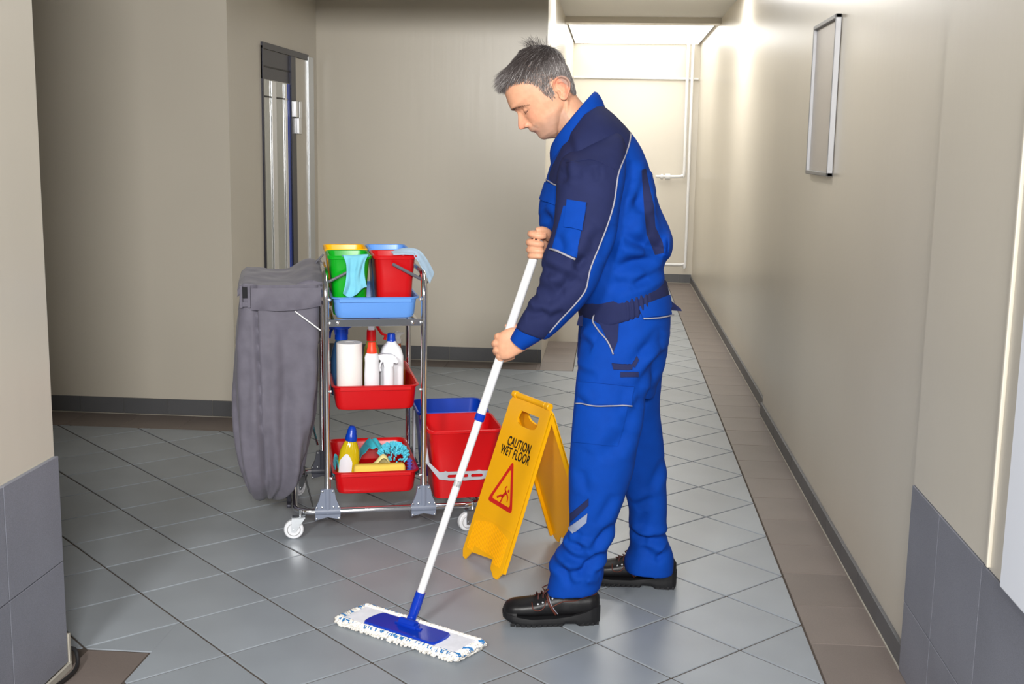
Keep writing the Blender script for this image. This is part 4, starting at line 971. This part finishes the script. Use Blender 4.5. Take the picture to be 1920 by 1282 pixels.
while cnt < 15000:
    t = rr.uniform(0, 2*PI); b = .152-(.152+.055)*rr.random()**1.25
    p, n = surf(t, b)
    hl = float(hairl(p.x, p.z))
    if hl < .0: continue
    if abs(p.y) > .05 and -.036 < p.x < .018 and p.z < .036: continue
    cnt += 1
    # flow: from the crown forward on top, down on the sides and back
    cr = Vector((-.035, 0, .14)); fl_ = (p-cr); fl_ = fl_-n*fl_.dot(n)
    fl_ = fl_.normalized() if fl_.length > 1e-4 else Vector((1, 0, 0))
    topness = max(0, min(1, (p.z-.075)/.05)); fwd = Vector((1, 0, .0)); fwd = fwd-n*fwd.dot(n)
    dr = (fl_*(.9)+fwd*(.8*topness)+Vector((rr.gauss(0, .22), rr.gauss(0, .22), rr.gauss(0, .22)))); dr = (dr-n*dr.dot(n)).normalized()
    fade = max(0, min(1, hl/.06)); frontal = max(0, min(1, (p.x-.07)/.05))*topness
    Lh = .006+.020*fade+.012*topness+.010*frontal; lift = .05+.12*topness*(.5+.5*rr.random())
    fv = math.exp(-((p.x-.115)/.045)**2)*max(0, min(1, (p.z-.06)/.04)); thick = .003+.004*fade*(.4+.6*topness)+.013*fv
    if (p-Vector((-.02, 0, .150))).length < .035 and rr.random() < .06: lift = 1.5; Lh = .034*rr.uniform(.7, 1.2); dr = (dr*.5+Vector((rr.uniform(-1, 1), rr.uniform(-1, 1), 0))*.5)
    base_h = thick*rr.random()*.8
    if frontal > .35:
        dr = (dr*.5+Vector((.8, 0, -.12+.3*rr.random()))).normalized(); Lh += .010*frontal; base_h += .006*frontal*rr.random()
    Lh *= rr.uniform(.7, 1.15)
    pts = []
    for k in range(4):
        u = k/3; q = p+n*(base_h+Lh*lift*(u-.35*u*u))+dr*Lh*u-n*(0.18*Lh*u*u*(1-topness*.5)); pts.append(hp(*(q.x, q.z, q.y)))
    wdt = .00055 if topness > .2 else .00045
    side = (pts[-1]-pts[0]).cross(hp(n.x, n.z, n.y)-HE).normalized()*wdt; up_ = (hp(n.x, n.z, n.y)-HE)*wdt*.8
    i0 = len(hv)
    sh = .13+.35*rr.random()+.30*(1-topness)*(1 if p.z < .09 else .6)+(.33*frontal)-.10*math.exp(-((p.x-.03)/.05)**2)*topness+.45*(rr.random() < .12)
    for k, q in enumerate(pts):
        tp = 1-.75*(k/3)**2; hv += [q-side*tp, q+side*tp, q+up_*tp]; hs += [sh]*3
    for k in range(3):
        for j in range(3): hfc.append((i0+k*3+j, i0+k*3+(j+1) % 3, i0+(k+1)*3+(j+1) % 3, i0+(k+1)*3+j))
hm = mesh_of(hv, hfc, M_hair, True); set_attr(hm, 'shade', np.clip(hs, 0, 1))
hair = pchild('hair', hm); hair['label'] = 'short grey and dark brown hair with spiky crown'; hair['kind'] = 'stuff'
bv, bf = [], []
M_brow = mat('eyebrow_hair', rgb(104, 82, 70), .8)
for s in (-1, 1):
    for i in range(230):
        u = rr.random(); c = .012+.045*u; b = .0235+.004*math.sin(u*PI)-.013*u*u+rr.gauss(0, .0018); a = .1435-.25*max(0, c-.012)**1.0*.55-(c-.01)*.16
        h_ = BB.ray_cast(hp(.25, b, s*c), -HF); p = (h_[0] if h_[0] else hp(a, b, s*c))+HF*rr.random()*.002; q = p+HF*.0022+HU*(.003-.005*u)+HL_*(s*.0055); w_ = HU*.00035; z_ = HF*.0004; i0 = len(bv); bv += [p-w_, p+w_, p+z_, q]; bf += [(i0, i0+1, i0+3), (i0+1, i0+2, i0+3), (i0+2, i0, i0+3)]
ls = MB()
for s in (-1, 1):
    P = []
    for u in np.linspace(0, 1, 12):
        c = .0185+.025*u; b = -.0035-.002*math.sin(u*PI)+.003*u; h_ = BB.ray_cast(hp(.25, b, s*c), -HF)
        if h_[0]: P.append(h_[0]+HF*.0002)
    link('eyelashes', MB().tube(P, [.0003]+[.0010]*(len(P)-2)+[.0004], 6).xf(TM).me(mat('lash_brown', rgb(62, 40, 34), .7)), person)
eb = pchild('eyebrows', mesh_of(bv, bf, M_brow)); eb['kind'] = 'stuff'

# ------------------------------------------------------------ trousers
tr = MB()
tr.rings(smooth_loft([(1088, 560, 1250, 528, -1.0, .150), (1087, 600, 1256, 566, -1.0, .165), (1084, 640, 1256, 612, -1.0, .172), (1084, 680, 1246, 662, -1.0, .165), (1100, 720, 1236, 710, -1.0, .13), (1130, 745, 1225, 740, -1.0, .09)], 60))
tr.rings(smooth_loft([(1090, 590, 1240, 570, -1.06, .09), (1084, 640, 1240, 620, -1.09, .095), (1079, 700, 1225, 690, -1.105, .098), (1076, 760, 1210, 760, -1.12, .098), (1072, 820, 1196, 820, -1.13, .094), (1069, 880, 1184, 885, -1.135, .088), (1066, 935, 1166, 945, -1.135, .082), (1064, 985, 1150, 995, -1.13, .078), (1050, 1020, 1139, 1025, -1.125, .080), (1030, 1055, 1130, 1050, -1.125, .082), (1033, 1075, 1131, 1072, -1.125, .080), (1028, 1104, 1126, 1094, -1.125, .080), (1028, 1112, 1124, 1100, -1.125, .078)], 60))
tr.rings(smooth_loft([(1120, 590, 1250, 560, -.93, .09), (1140, 640, 1254, 620, -.92, .095), (1150, 700, 1243, 690, -.90, .095), (1152, 760, 1237, 760, -.88, .092), (1158, 830, 1246, 825, -.86, .085), (1166, 900, 1249, 895, -.845, .078), (1178, 950, 1251, 950, -.83, .074), (1180, 990, 1251, 1000, -.82, .072), (1182, 1020, 1258, 1022, -.81, .076), (1172, 1045, 1264, 1042, -.81, .082), (1171, 1060, 1263, 1066, -.81, .080), (1172, 1066, 1262, 1074, -.81, .078)], 60))
tme = remesh(tr, .0055, 4)
v, nn = arr(tme)
v = noise_disp(v, nn, 9, .008, (1, 1, .55)); 
TCR = [(1030, 1060, 1100, 1085, .010, .012), (1045, 1035, 1105, 1060, .010, .012), (1130, 1040, 1085, 1075, .009, .014), (1125, 1078, 1070, 1068, .008, .009), (1075, 1005, 1100, 1050, .010, .010), (1150, 985, 1105, 1035, .009, .010), (1062, 1020, 1090, 1030, .008, .008),
       (1045, 1065, 1075, 1100, .009, .008), (1110, 1010, 1070, 1000, .007, .006), (1240, 620, 1180, 690, .012, .008), (1245, 665, 1190, 740, .012, .008), (1250, 640, 1200, 665, .010, .006), (1215, 735, 1165, 800, .014, .009), (1205, 770, 1150, 850, .014, .007),
       (1085, 645, 1110, 655, .010, .008), (1080, 745, 1105, 760, .008, .005), (1075, 700, 1120, 708, .008, .004), (1130, 860, 1165, 800, .016, .006), (1150, 925, 1120, 985, .010, .006), (1100, 925, 1090, 880, .010, .005), (1175, 720, 1160, 780, .012, .005)]
v = creases(v, nn, TCR, -1.2)
FCR = [(1180, 1000, 1215, 1020, .009, .010), (1185, 1012, 1255, 1016, .009, .010), (1190, 950, 1225, 930, .009, .006), (1200, 1000, 1212, 960, .009, .006), (1230, 1055, 1262, 1030, .008, .009), (1245, 860, 1215, 920, .010, .006), (1200, 1030, 1240, 1050, .009, .007)]
far_side = v[:, 1] > -.95
vv = creases(v, nn, FCR, -.9); v = np.where(far_side[:, None], vv, v)
setv(tme, v)
M_tr = work_cloth('royal_blue_work_cloth'); tme.materials.append(M_tr)
TB = BVHTree.FromPolygons([tuple(p) for p in v], [tuple(p.vertices) for p in tme.polygons])
trous = pchild('trousers', tme)
def cast(bvh, px, py, off=.003, Y=-2.2):
    o = at(px, py, Y); d = (at(px, py, Y+1)-o).normalized(); h = bvh.ray_cast(o, d)
    if h[0] is None: return None
    return h[0]+h[1]*off, h[1]
M_pip = mat('grey_reflective_piping', rgb(150, 148, 158), .5); M_stn = mat('navy_cloth_patch', R_NAVY, .85, spec=.2)
M_nv = work_cloth('navy_work_cloth', base=R_NAVY)
def piping(bvh, L, name, parent, r=.0022, m=None, off=.002, n=8):
    P = []; last = None
    for q in spline(L, n):
        h = cast(bvh, q[0], q[1], off)
        if h:
            if last is not None and (h[0]-last).length > .05: continue
            P.append(h[0]); last = h[0]
    for _ in range(2): P = [P[0]]+[(P[i-1]+P[i]*2+P[i+1])/4 for i in range(1, len(P)-1)]+[P[-1]]
    return pchild(name, MB().tube(P, r, 8).me(m or M_pip), parent)
def patch(bvh, Q, name, parent, m, off=.004, nu=18, nv=14, thick=.0035):
    """cloth patch: four outline corners (top left, top right, bottom right, bottom left), laid on the garment"""
    A__, B__, C__, D__ = [np.array(q, float) for q in Q]; g = []; ok = True
    for i in range(nv+1):
        row = []
        for j in range(nu+1):
            u, t = j/nu, i/nv; q = (A__*(1-u)+B__*u)*(1-t)+(D__*(1-u)+C__*u)*t; h = cast(bvh, q[0], q[1], 0)
            row.append(h)
        g.append(row)
    hits = [h for r in g for h in r if h]
    md = float(np.median([h[0].y for h in hits]))
    v = []
    for r in g:
        for j, h in enumerate(r):
            if not h or abs(h[0].y-md) > .12:
                k = min([x for x in range(len(r)) if r[x] and abs(r[x][0].y-md) <= .12] or [0], key=lambda x: abs(x-j)); h = r[k] or hits[0]
            v.append(h[0]+h[1]*off)
    W = nu+1; n0 = len(v); v += [p+Vector((0, thick*1.6, 0)) for p in v]
    f = [(i*W+j, i*W+j+1, (i+1)*W+j+1, (i+1)*W+j) for i in range(nv) for j in range(nu)]; f += [tuple(x+n0 for x in q[::-1]) for q in f]
    ed = [(j, j+1) for j in range(nu)]+[(nv*W+j, nv*W+j+1) for j in range(nu)]+[(i*W, (i+1)*W) for i in range(nv)]+[(i*W+nu, (i+1)*W+nu) for i in range(nv)]
    f += [(a, b, b+n0, a+n0) for a, b in ed]
    me = MB().add(v, f, True).me(m); me.set_sharp_from_angle(angle=math.radians(50)); return pchild(name, me, parent)
# cargo pocket, hip pocket, knee straps, back pocket
patch(TB, [(1085, 722), (1185, 726), (1158, 836), (1074, 828)], 'cargo_pocket', trous, M_tr, .004, 26, 26)
fl1 = patch(TB, [(1086, 716), (1187, 724), (1182, 760), (1084, 756)], 'pocket_flap', trous, M_tr, .008, 26, 12)
piping(TB, [(1085, 757.5), (1120, 760.5), (1145, 760), (1182, 758)], 'piping', trous, .0020, off=.013)
hpk = patch(TB, [(1116, 588), (1163, 577), (1158, 640), (1150, 660)], 'pocket_facing', trous, M_nv, .004, 20, 18)
piping(TB, [(1126, 586), (1117, 592), (1114, 602), (1118, 612), (1127, 625), (1138, 637), (1146, 652), (1150, 664)], 'piping', trous, .0024, off=.008, n=5)
patch(TB, [(1147, 681), (1188, 684), (1184, 693), (1150, 692)], 'tool_loop', trous, M_nv, .007, 16, 6)
patch(TB, [(1192, 666), (1198, 676), (1190, 690), (1184, 684)], 'tool_loop', trous, M_nv, .007, 6, 6)
patch(TB, [(1163, 698), (1197, 697), (1196, 706), (1163, 707)], 'velcro_strip', trous, M_nv, .004, 12, 5)
bp = patch(TB, [(1196, 575), (1256, 552), (1262, 589), (1204, 596)], 'back_pocket_flap', trous, M_tr, .007, 20, 12)
piping(TB, [(1204, 597.5), (1230, 596), (1250, 592), (1256, 590)], 'piping', trous, .0022, off=.011)
patch(TB, [(1065, 968), (1104, 934), (1104, 947), (1065, 984)], 'knee_strap', trous, M_nv, .003, 18, 6)
rs_ = patch(TB, [(1067, 990), (1102, 962), (1100, 979), (1074, 1001)], 'reflective_strip', trous, mat('reflective_grey', rgb(136, 144, 166), .5), .004, 18, 6)
rs_['label'] = 'light grey reflective strip below the knee'

# ------------------------------------------------------------ jacket
jk = MB()
jk.rings(smooth_loft([(1052, 272, 1104, 186, -1.0, .070), (1042, 290, 1132, 200, -1.0, .125), (1034, 312, 1166, 228, -1.0, .172), (1024, 345, 1196, 272, -1.0, .180), (1013, 378, 1222, 330, -1.0, .188), (1010, 410, 1242, 382, -1.0, .190), (1014, 445, 1256, 430, -1.0, .188), (1026, 480, 1259, 462, -1.0, .184), (1045, 515, 1246, 496, -1.0, .176), (1070, 550, 1244, 524, -1.0, .170), (1085, 572, 1246, 540, -1.0, .168), (1088, 596, 1250, 562, -1.0, .170)], 72))
jk.rings([[at(1250, 458, -1.02)+Vector((.018*math.cos(2*PI*k/20)*math.sin(t), .13*math.cos(t), .045*math.sin(2*PI*k/20)*math.sin(t))) for k in range(20)] for t in np.linspace(.1, PI-.1, 10)])
jme = remesh(jk, .0055, 4); v, nn = arr(jme); v = noise_disp(v, nn, 8, .009, (1, 1, .7))
JCR = [(1185, 300, 1180, 370, .010, .010), (1172, 330, 1150, 420, .012, .010), (1205, 320, 1200, 400, .012, .010), (1190, 370, 1160, 460, .014, .012), (1240, 480, 1150, 500, .012, .016), (1250, 470, 1170, 452, .010, .012), (1215, 455, 1165, 440, .010, .010), (1230, 495, 1140, 540, .014, .010),
       (1245, 505, 1190, 535, .010, .007), (1225, 330, 1250, 440, .014, .010), (1240, 360, 1256, 430, .010, .006), (1190, 345, 1225, 440, .012, .007), (1010, 400, 1045, 430, .012, .010), (1012, 425, 1040, 460, .012, .010), (1180, 540, 1215, 520, .008, .006), (1150, 400, 1135, 500, .014, .012), (1060, 250, 1075, 300, .010, .005)]
v = creases(v, nn, JCR, -1.15); setv(jme, v)
P2 = v[:, [0, 2]]; sd = np.full(len(v), -1e9)
for L in ([(1040, 300), (1060, 262), (1095, 215), (1128, 192), (1160, 205), (1184, 243), (1180, 270), (1172, 292), (1158, 325), (1150, 380), (1050, 380), (1046, 350), (1026, 336), (1030, 318)],
          [(1203, 318), (1212, 316), (1218, 350), (1226, 385), (1229, 425), (1243, 455), (1246, 475), (1228, 478), (1222, 462), (1212, 438), (1208, 400)]):
    sd = np.maximum(sd, poly_sd(P2, xz(L, -1.12)))
set_attr(jme, 'panel', sd)
M_jk = work_cloth('two_tone_work_cloth', 'panel'); jme.materials.append(M_jk)
JB = BVHTree.FromPolygons([tuple(p) for p in v], [tuple(p.vertices) for p in jme.polygons])
jacket = pchild('jacket', jme); jacket['label'] = 'royal blue jacket body with navy shoulders'
# near sleeve
sl = MB()
sl.rings(smooth_loft([(1078, 268, 1150, 232, -1.03, .050), (1056, 292, 1166, 256, -1.10, .080), (1044, 325, 1172, 296, -1.160, .092), (1041, 370, 1170, 355, -1.195, .088), (1038, 420, 1160, 420, -1.21, .083), (1029, 455, 1147, 468, -1.225, .078), (1017, 487, 1131, 505, -1.235, .074), (1017, 515, 1117, 535, -1.24, .072), (1010, 545, 1096, 565, -1.24, .068), (996, 567, 1074, 590, -1.235, .064), (981, 587, 1052, 612, -1.228, .058), (970, 606, 1030, 632, -1.22, .052), (967, 611, 1022, 636, -1.218, .050)], 56))
sme = remesh(sl, .005, 4); v, nn = arr(sme); v = noise_disp(v, nn, 11, .006)
SCR = [(1015, 500, 1070, 520, .010, .010), (1075, 495, 1120, 470, .012, .008), (1010, 545, 1060, 545, .012, .011), (1000, 565, 1050, 560, .011, .009), (985, 590, 1030, 585, .010, .009), (1040, 540, 1090, 520, .012, .010), (1060, 300, 1050, 345, .009, .008), (1055, 335, 1090, 320, .010, .006),
       (1080, 505, 1100, 480, .010, .009), (1100, 470, 1130, 430, .012, .006), (1045, 440, 1060, 470, .010, .006), (1025, 600, 1060, 585, .010, .006), (1115, 310, 1120, 340, .007, .004), (1150, 420, 1128, 490, .012, .006)]
v = creases(v, nn, SCR, -1.28); setv(sme, v)
nav = xz([(1000, 200), (1210, 200), (1184, 247), (1172, 292), (1160, 322), (1156, 345), (1151, 385), (1141, 415), (1126, 455), (1108, 500), (1103, 520), (1098, 543), (1084, 563), (1066, 583), (1048, 602), (1028, 625), (1008, 650), (940, 640), (940, 400)], -1.26)
pk = xz([(1057, 378), (1100, 381), (1102, 400), (1096, 440), (1078, 484), (1034, 468), (1050, 440), (1055, 410)], -1.28)
set_attr(sme, 'panel', poly_sd(v[:, [0, 2]], nav)); sme.materials.append(M_jk)
SB = BVHTree.FromPolygons([tuple(p) for p in v], [tuple(p.vertices) for p in sme.polygons])
slv = pchild('sleeve', sme)
def merge_cast(L, name, parent, r=.0026, off=.002, n=5):
    P = []
    for q in spline(L, n):
        hs_ = [h for h in (cast(SB, q[0], q[1], off), cast(JB, q[0], q[1], off)) if h]
        if hs_: P.append(min((h[0] for h in hs_), key=lambda p: p.y))
    for _ in range(2): P = [P[0]]+[(P[i-1]+P[i]*2+P[i+1])/4 for i in range(1, len(P)-1)]+[P[-1]]
    return pchild(name, MB().tube(P, r, 8).me(M_pip), parent)
merge_cast([(1183, 247), (1180, 268), (1172, 292), (1160, 322), (1156, 345), (1151, 380), (1141, 415), (1126, 455), (1108, 500), (1103, 520), (1098, 543), (1084, 563), (1066, 583), (1048, 602), (1030, 623)], 'piping', jacket, .0023, .0012)
pa = patch(SB, [(1058, 386), (1100, 388), (1080, 482), (1036, 467)], 'sleeve_pocket', slv, M_tr, .004, 20, 24)
pchild('piping', MB().tube([cast(SB, x, y, .009)[0] for x, y in [(1034, 469), (1046, 473), (1060, 478), (1076, 484)]], .0032, 8).me(M_pip), slv)
patch(SB, [(1066, 375), (1100, 380), (1093, 434), (1060, 426)], 'pen_pocket', slv, M_tr, .011, 16, 18)
seam = [(1062, 305), (1072, 303), (1085, 301), (1105, 299), (1118, 301), (1135, 308), (1152, 317)]
merge_cast(seam, 'seam', slv, .0012, .0006).data.materials[0] = M_nv
# cuff
cf = MB()
cr_ = smooth_loft([(975, 606, 1024, 630, -1.218, .048), (969, 612, 1014, 637, -1.216, .046), (960, 627, 996, 648, -1.210, .042), (957, 633, 984, 655, -1.206, .040)], 40)
cin = smooth_loft([(957, 633, 984, 655, -1.206, .040), (960, 634, 982, 652, -1.206, .036), (968, 622, 1000, 643, -1.21, .038)], 40)
pchild('cuff', cf.rings(cr_+cin, cap=False).me(M_tr), jacket)
# far sleeve
sf = MB().rings(smooth_loft([(1066, 262, 1140, 222, -.90, .060), (1050, 290, 1164, 252, -.86, .085), (1060, 340, 1185, 320, -.82, .090), (1070, 400, 1190, 395, -.80, .086), (1080, 450, 1180, 480, -.80, .080), (1070, 440, 1130, 500, -.86, .074), (1050, 434, 1075, 500, -.94, .064), (1034, 430, 1044, 492, -1.02, .052), (1028, 431, 1034, 488, -1.05, .046)], 48))
fme = remesh(sf, .006, 3); fme.polygons.foreach_set('use_smooth', [True]*len(fme.polygons)); fme.materials.append(M_tr); pchild('sleeve', fme)
# collar
def cring(L, R_, d, n=44, c0=0):
    a_, b_ = at(L[0], L[1], -1.0), at(R_[0], R_[1], -1.0); c = (a_+b_)/2; h = (b_-a_)/2; out = []
    for k in range(n): t = 2*PI*k/n; out.append(c+h*math.cos(t)+Vector((0, d*math.sin(t), 0)))
    return out
cb_ = MB()
R1 = cring((1036, 318), (1136, 206), .112); R2 = cring((1030, 290), (1131, 188), .104); R3 = cring((1031, 268), (1119, 169), .090); R4 = cring((1037, 266), (1110, 172), .082); R5 = cring((1044, 290), (1114, 200), .082)
for R_ in (R1, R2, R3, R4, R5):             # stand the front open in a shallow notch
    for k, p in enumerate(R_):
        t = 2*PI*k/44; fr_k = math.exp(-((t-PI)/.5)**2); R_[k] = p+Vector((0, 0, -.012*fr_k))
cb_.rings([R1, R2, R3, R4, R5], cap=False)
col_ = pchild('collar', cb_.me(M_tr), jacket)
sm_ = col_.modifiers.new('s', 'SUBSURF'); sm_.levels = sm_.render_levels = 1
# chest pocket flap at the front and its piping
patch(JB, [(1024, 342), (1046, 350), (1044, 386), (1014, 374)], 'chest_flap', jacket, M_tr, .006, 14, 14)
piping(JB, [(1025, 337), (1032, 341), (1040, 346), (1046, 347.5)], 'piping', jacket, .0020, off=.003)
# waistband of the jacket with its gathered elastic
wbm = MB(); ringsW = []
for q in spline([(1080, 566, 1246, 524, .170), (1083, 572, 1251, 530, .176), (1085, 590, 1254, 548, .178), (1086, 608, 1254, 562, .176), (1088, 612, 1250, 566, .168)], 4):
    a_, b_ = at(q[0], q[1], -1.0), at(q[2], q[3], -1.0); c = (a_+b_)/2; h = (b_-a_)/2; ring = []
    for k in range(240):
        t = 2*PI*k/240; x, y = math.cos(t), math.sin(t); p = c+h*x+Vector((0, q[4]*y, 0)); n_ = (h.normalized()*x+Vector((0, y, 0))).normalized()
        el = math.exp(-((x-.30)/.26)**4); p = p+n_*(.0035*el*math.sin(t*58)+.003*noise.noise(p*18)); ring.append(p)
    ringsW.append(ring)
pchild('waistband', wbm.rings(ringsW, cap=False).me(M_nv), jacket)
tab = MB().prism([(0, 0), (.045, -.035), (.048, -.042), (.010, -.040), (-.006, -.02)], -.002, .002, Matrix.Translation(at(1250, 557, -.97)))
pchild('strap_end', tab.me(M_nv), jacket)
tab = MB().prism([(0, 0), (.012, .004), (.012, -.03), (-.006, -.028)], -.03, .03, Matrix.Translation(at(1086, 590, -1.08)))
pchild('strap_end', tab.me(M_nv), jacket)

# ------------------------------------------------------------ shoes
M_lea = mat('black_leather', rgb(15, 14, 16), .42, spec=.5); bump(M_lea, noise_tex(M_lea, 320, 3), .3, .0006)
M_sole = mat('black_sole_rubber', rgb(15, 15, 18), .6); M_trim = mat('brown_stitch_trim', rgb(84, 38, 26), .6); M_lace = mat('brown_laces', rgb(70, 34, 30), .7)
def shoe(name, heel, ang, mirror, label):
    """local x from heel to toe, z up; modelled as one shoe with its parts"""
    e = empty(name, heel, 0); e.parent = person; e.location = Vector(heel)-MO; e.rotation_euler = (0, 0, ang); e['label'] = label
    Ln = .302
    def wdt(s, k=1): return k*float(np.interp(s, [0, .01, .03, .07, .12, .17, .21, .25, .275, .292, .302], [.014, .028, .035, .037, .036, .041, .046, .047, .043, .032, .014]))
    def cyy(s): return mirror*float(np.interp(s, [0, .1, .2, .3], [0, .003, -.001, -.010]))
    top = lambda s: float(np.interp(s, [0, .012, .03, .06, .10, .125, .15, .18, .21, .24, .27, .29, .302], [.082, .100, .103, .101, .104, .108, .103, .092, .083, .078, .073, .064, .044]))
    b = MB(); rs_ = []
    for s in np.linspace(0.002, Ln-.002, 56):
        z0, z1 = .022, top(s); w_ = wdt(s, .95); ring = []
        for k in range(40):
            t = 2*PI*k/40; x, y = math.cos(t), math.sin(t); ww = w_*(1 if y < 0 else (1-.52*max(0, y)**2.2*(1 if s < .2 else 1-(s-.2)*4)))
            ring.append(Vector((s, cyy(s)+ww*abs(x)**.8*(1 if x > 0 else -1), (z0+z1)/2+(z1-z0)/2*abs(y)**.85*(1 if y > 0 else -1))))
        rs_.append(ring)
    up = b.rings(rs_); ume = up.me(M_lea); bvh = BVHTree.FromPolygons([tuple(q.co) for q in ume.vertices], [tuple(p.vertices) for p in ume.polygons]); link('upper', ume, e)
    b = MB(); rs_ = []
    for s in np.linspace(0, Ln, 60):
        w_ = wdt(s)+.0035; hi = float(np.interp(s, [0, .02, .05, .10, .15, .22, .28, .302], [.056, .056, .042, .030, .024, .024, .034, .034])); lo = float(np.interp(s, [0, .006, .07, .078, .112, .12, .25, .302], [.010, 0, 0, .009, .009, 0, .002, .020]))
        c = cyy(s); ring = [Vector((s, c-w_, lo+.006)), Vector((s, c-w_*1.02, (lo+hi)/2)), Vector((s, c-w_*.97, hi)), Vector((s, c-w_*.80, hi+.002)), Vector((s, c-w_*.5, .03)), Vector((s, c+w_*.5, .03)), Vector((s, c+w_*.80, hi+.002)), Vector((s, c+w_*.97, hi)), Vector((s, c+w_*1.02, (lo+hi)/2)), Vector((s, c+w_, lo+.006)), Vector((s, c+w_*.94, lo)), Vector((s, c-w_*.94, lo))]
        rs_.append(ring)
    b.rings(rs_); so = b.build('sole', M_sole, e, sharp=40)
    lg = MB()
    for s in list(np.arange(.012, .07, .016))+list(np.arange(.126, .285, .0165)):
        c = cyy(s); w_ = wdt(s)+.004
        for sd_ in (-1, 1): lg.box(s-.0065, s+.0065, c+sd_*w_-.005, c+sd_*w_-.0005, .0, .010, .001)
    tag(lg.build('tread_lug', M_sole, e), kind='stuff')
    def sidepts(L, off=.001):
        P = []
        for x, z in L:
            h = bvh.ray_cast(Vector((x, -.2, z)), Vector((0, 1, 0)))
            if h[0]: P.append(h[0]+Vector((0, -off, 0)))
        return P
    def strp(L, r, m, nm):
        P = sidepts([tuple(q) for q in spline(L, 5)]); 
        if len(P) > 2:
            P2_ = [Vector((p.x, 2*cyy(p.x)-p.y, p.z)) for p in P]
            for P_ in (P, P2_): link(nm, MB().tube(P_, r, 6).me(m), e)
    strp([(.168, .090), (.162, .070), (.150, .050), (.140, .034)], .0036, M_trim, 'side_band')
    strp([(.163, .091), (.157, .071), (.145, .051), (.134, .036)], .0014, M_pip, 'reflective_trim')
    strp([(.155, .062), (.12, .078), (.08, .080), (.04, .090), (.012, .094)], .0020, M_trim, 'collar_trim')
    strp([(.215, .074), (.212, .058), (.196, .052), (.180, .060), (.172, .080)], .0018, M_trim, 'eyelet_trim')
    tc_ = MB(); 
    for s0, s1 in ((.262, .266),):
        pass
    la = MB()
    for i, s in enumerate((.150, .165, .180, .195)):
        z = top(s)+.002; c = cyy(s); la.tube([(s, c-.020, z-.010), (s+.003, c-.008, z+.003), (s-.002, c+.008, z+.003), (s, c+.020, z-.010)], .0024, 6)
        la.tube([(s, c-.020, z-.010), (s+.010, c+.010, z+.002)], .0022, 6)
    for sy_ in (-1, 1): la.tube([(.152, sy_*.004, .110), (.162, sy_*.018, .113), (.178, sy_*.024, .102), (.170, sy_*.020, .092)], .0024, 6)
    tag(link('laces', la.me(M_lace), e), kind='stuff')
    ey = MB()
    for s in (.152, .167, .182, .197):
        for sd_ in (-1, 1):
            h = bvh.ray_cast(Vector((s, sd_*.2, top(s)-.016)), Vector((0, -sd_, 0)))
            if h[0]: ey.tube([h[0]+Vector((0, sd_*-.001, 0)), h[0]+Vector((0, sd_*.002, 0))], .003, 8)
    tag(ey.build('eyelet', M_alu, e), kind='stuff')
    # toe scuff cap, a thin shell over the toe
    tcv = []; 
    for s in np.linspace(.262, Ln-.001, 14):
        w_ = wdt(s)*.985+.001; z1 = float(np.interp(s, [.262, .285, .302], [.050, .048, .040])); c = cyy(s); tcv.append([Vector((s+.010*math.cos(t)*0, c+w_*math.cos(t), .030+(z1-.030)*abs(math.sin(t))**.6)) for t in np.linspace(0, PI, 22)])
    link('toe_cap', MB().rings(tcv, cap=False, closed=False).me(M_sole), e)
    return e
shoe('shoe', (2.128, -1.105, 0), PI+math.radians(9), 1, 'black leather work shoe of the leading foot')
shoe('shoe', (2.384, -.785, 0), PI-math.radians(6), -1, 'black leather work shoe of the rear foot')
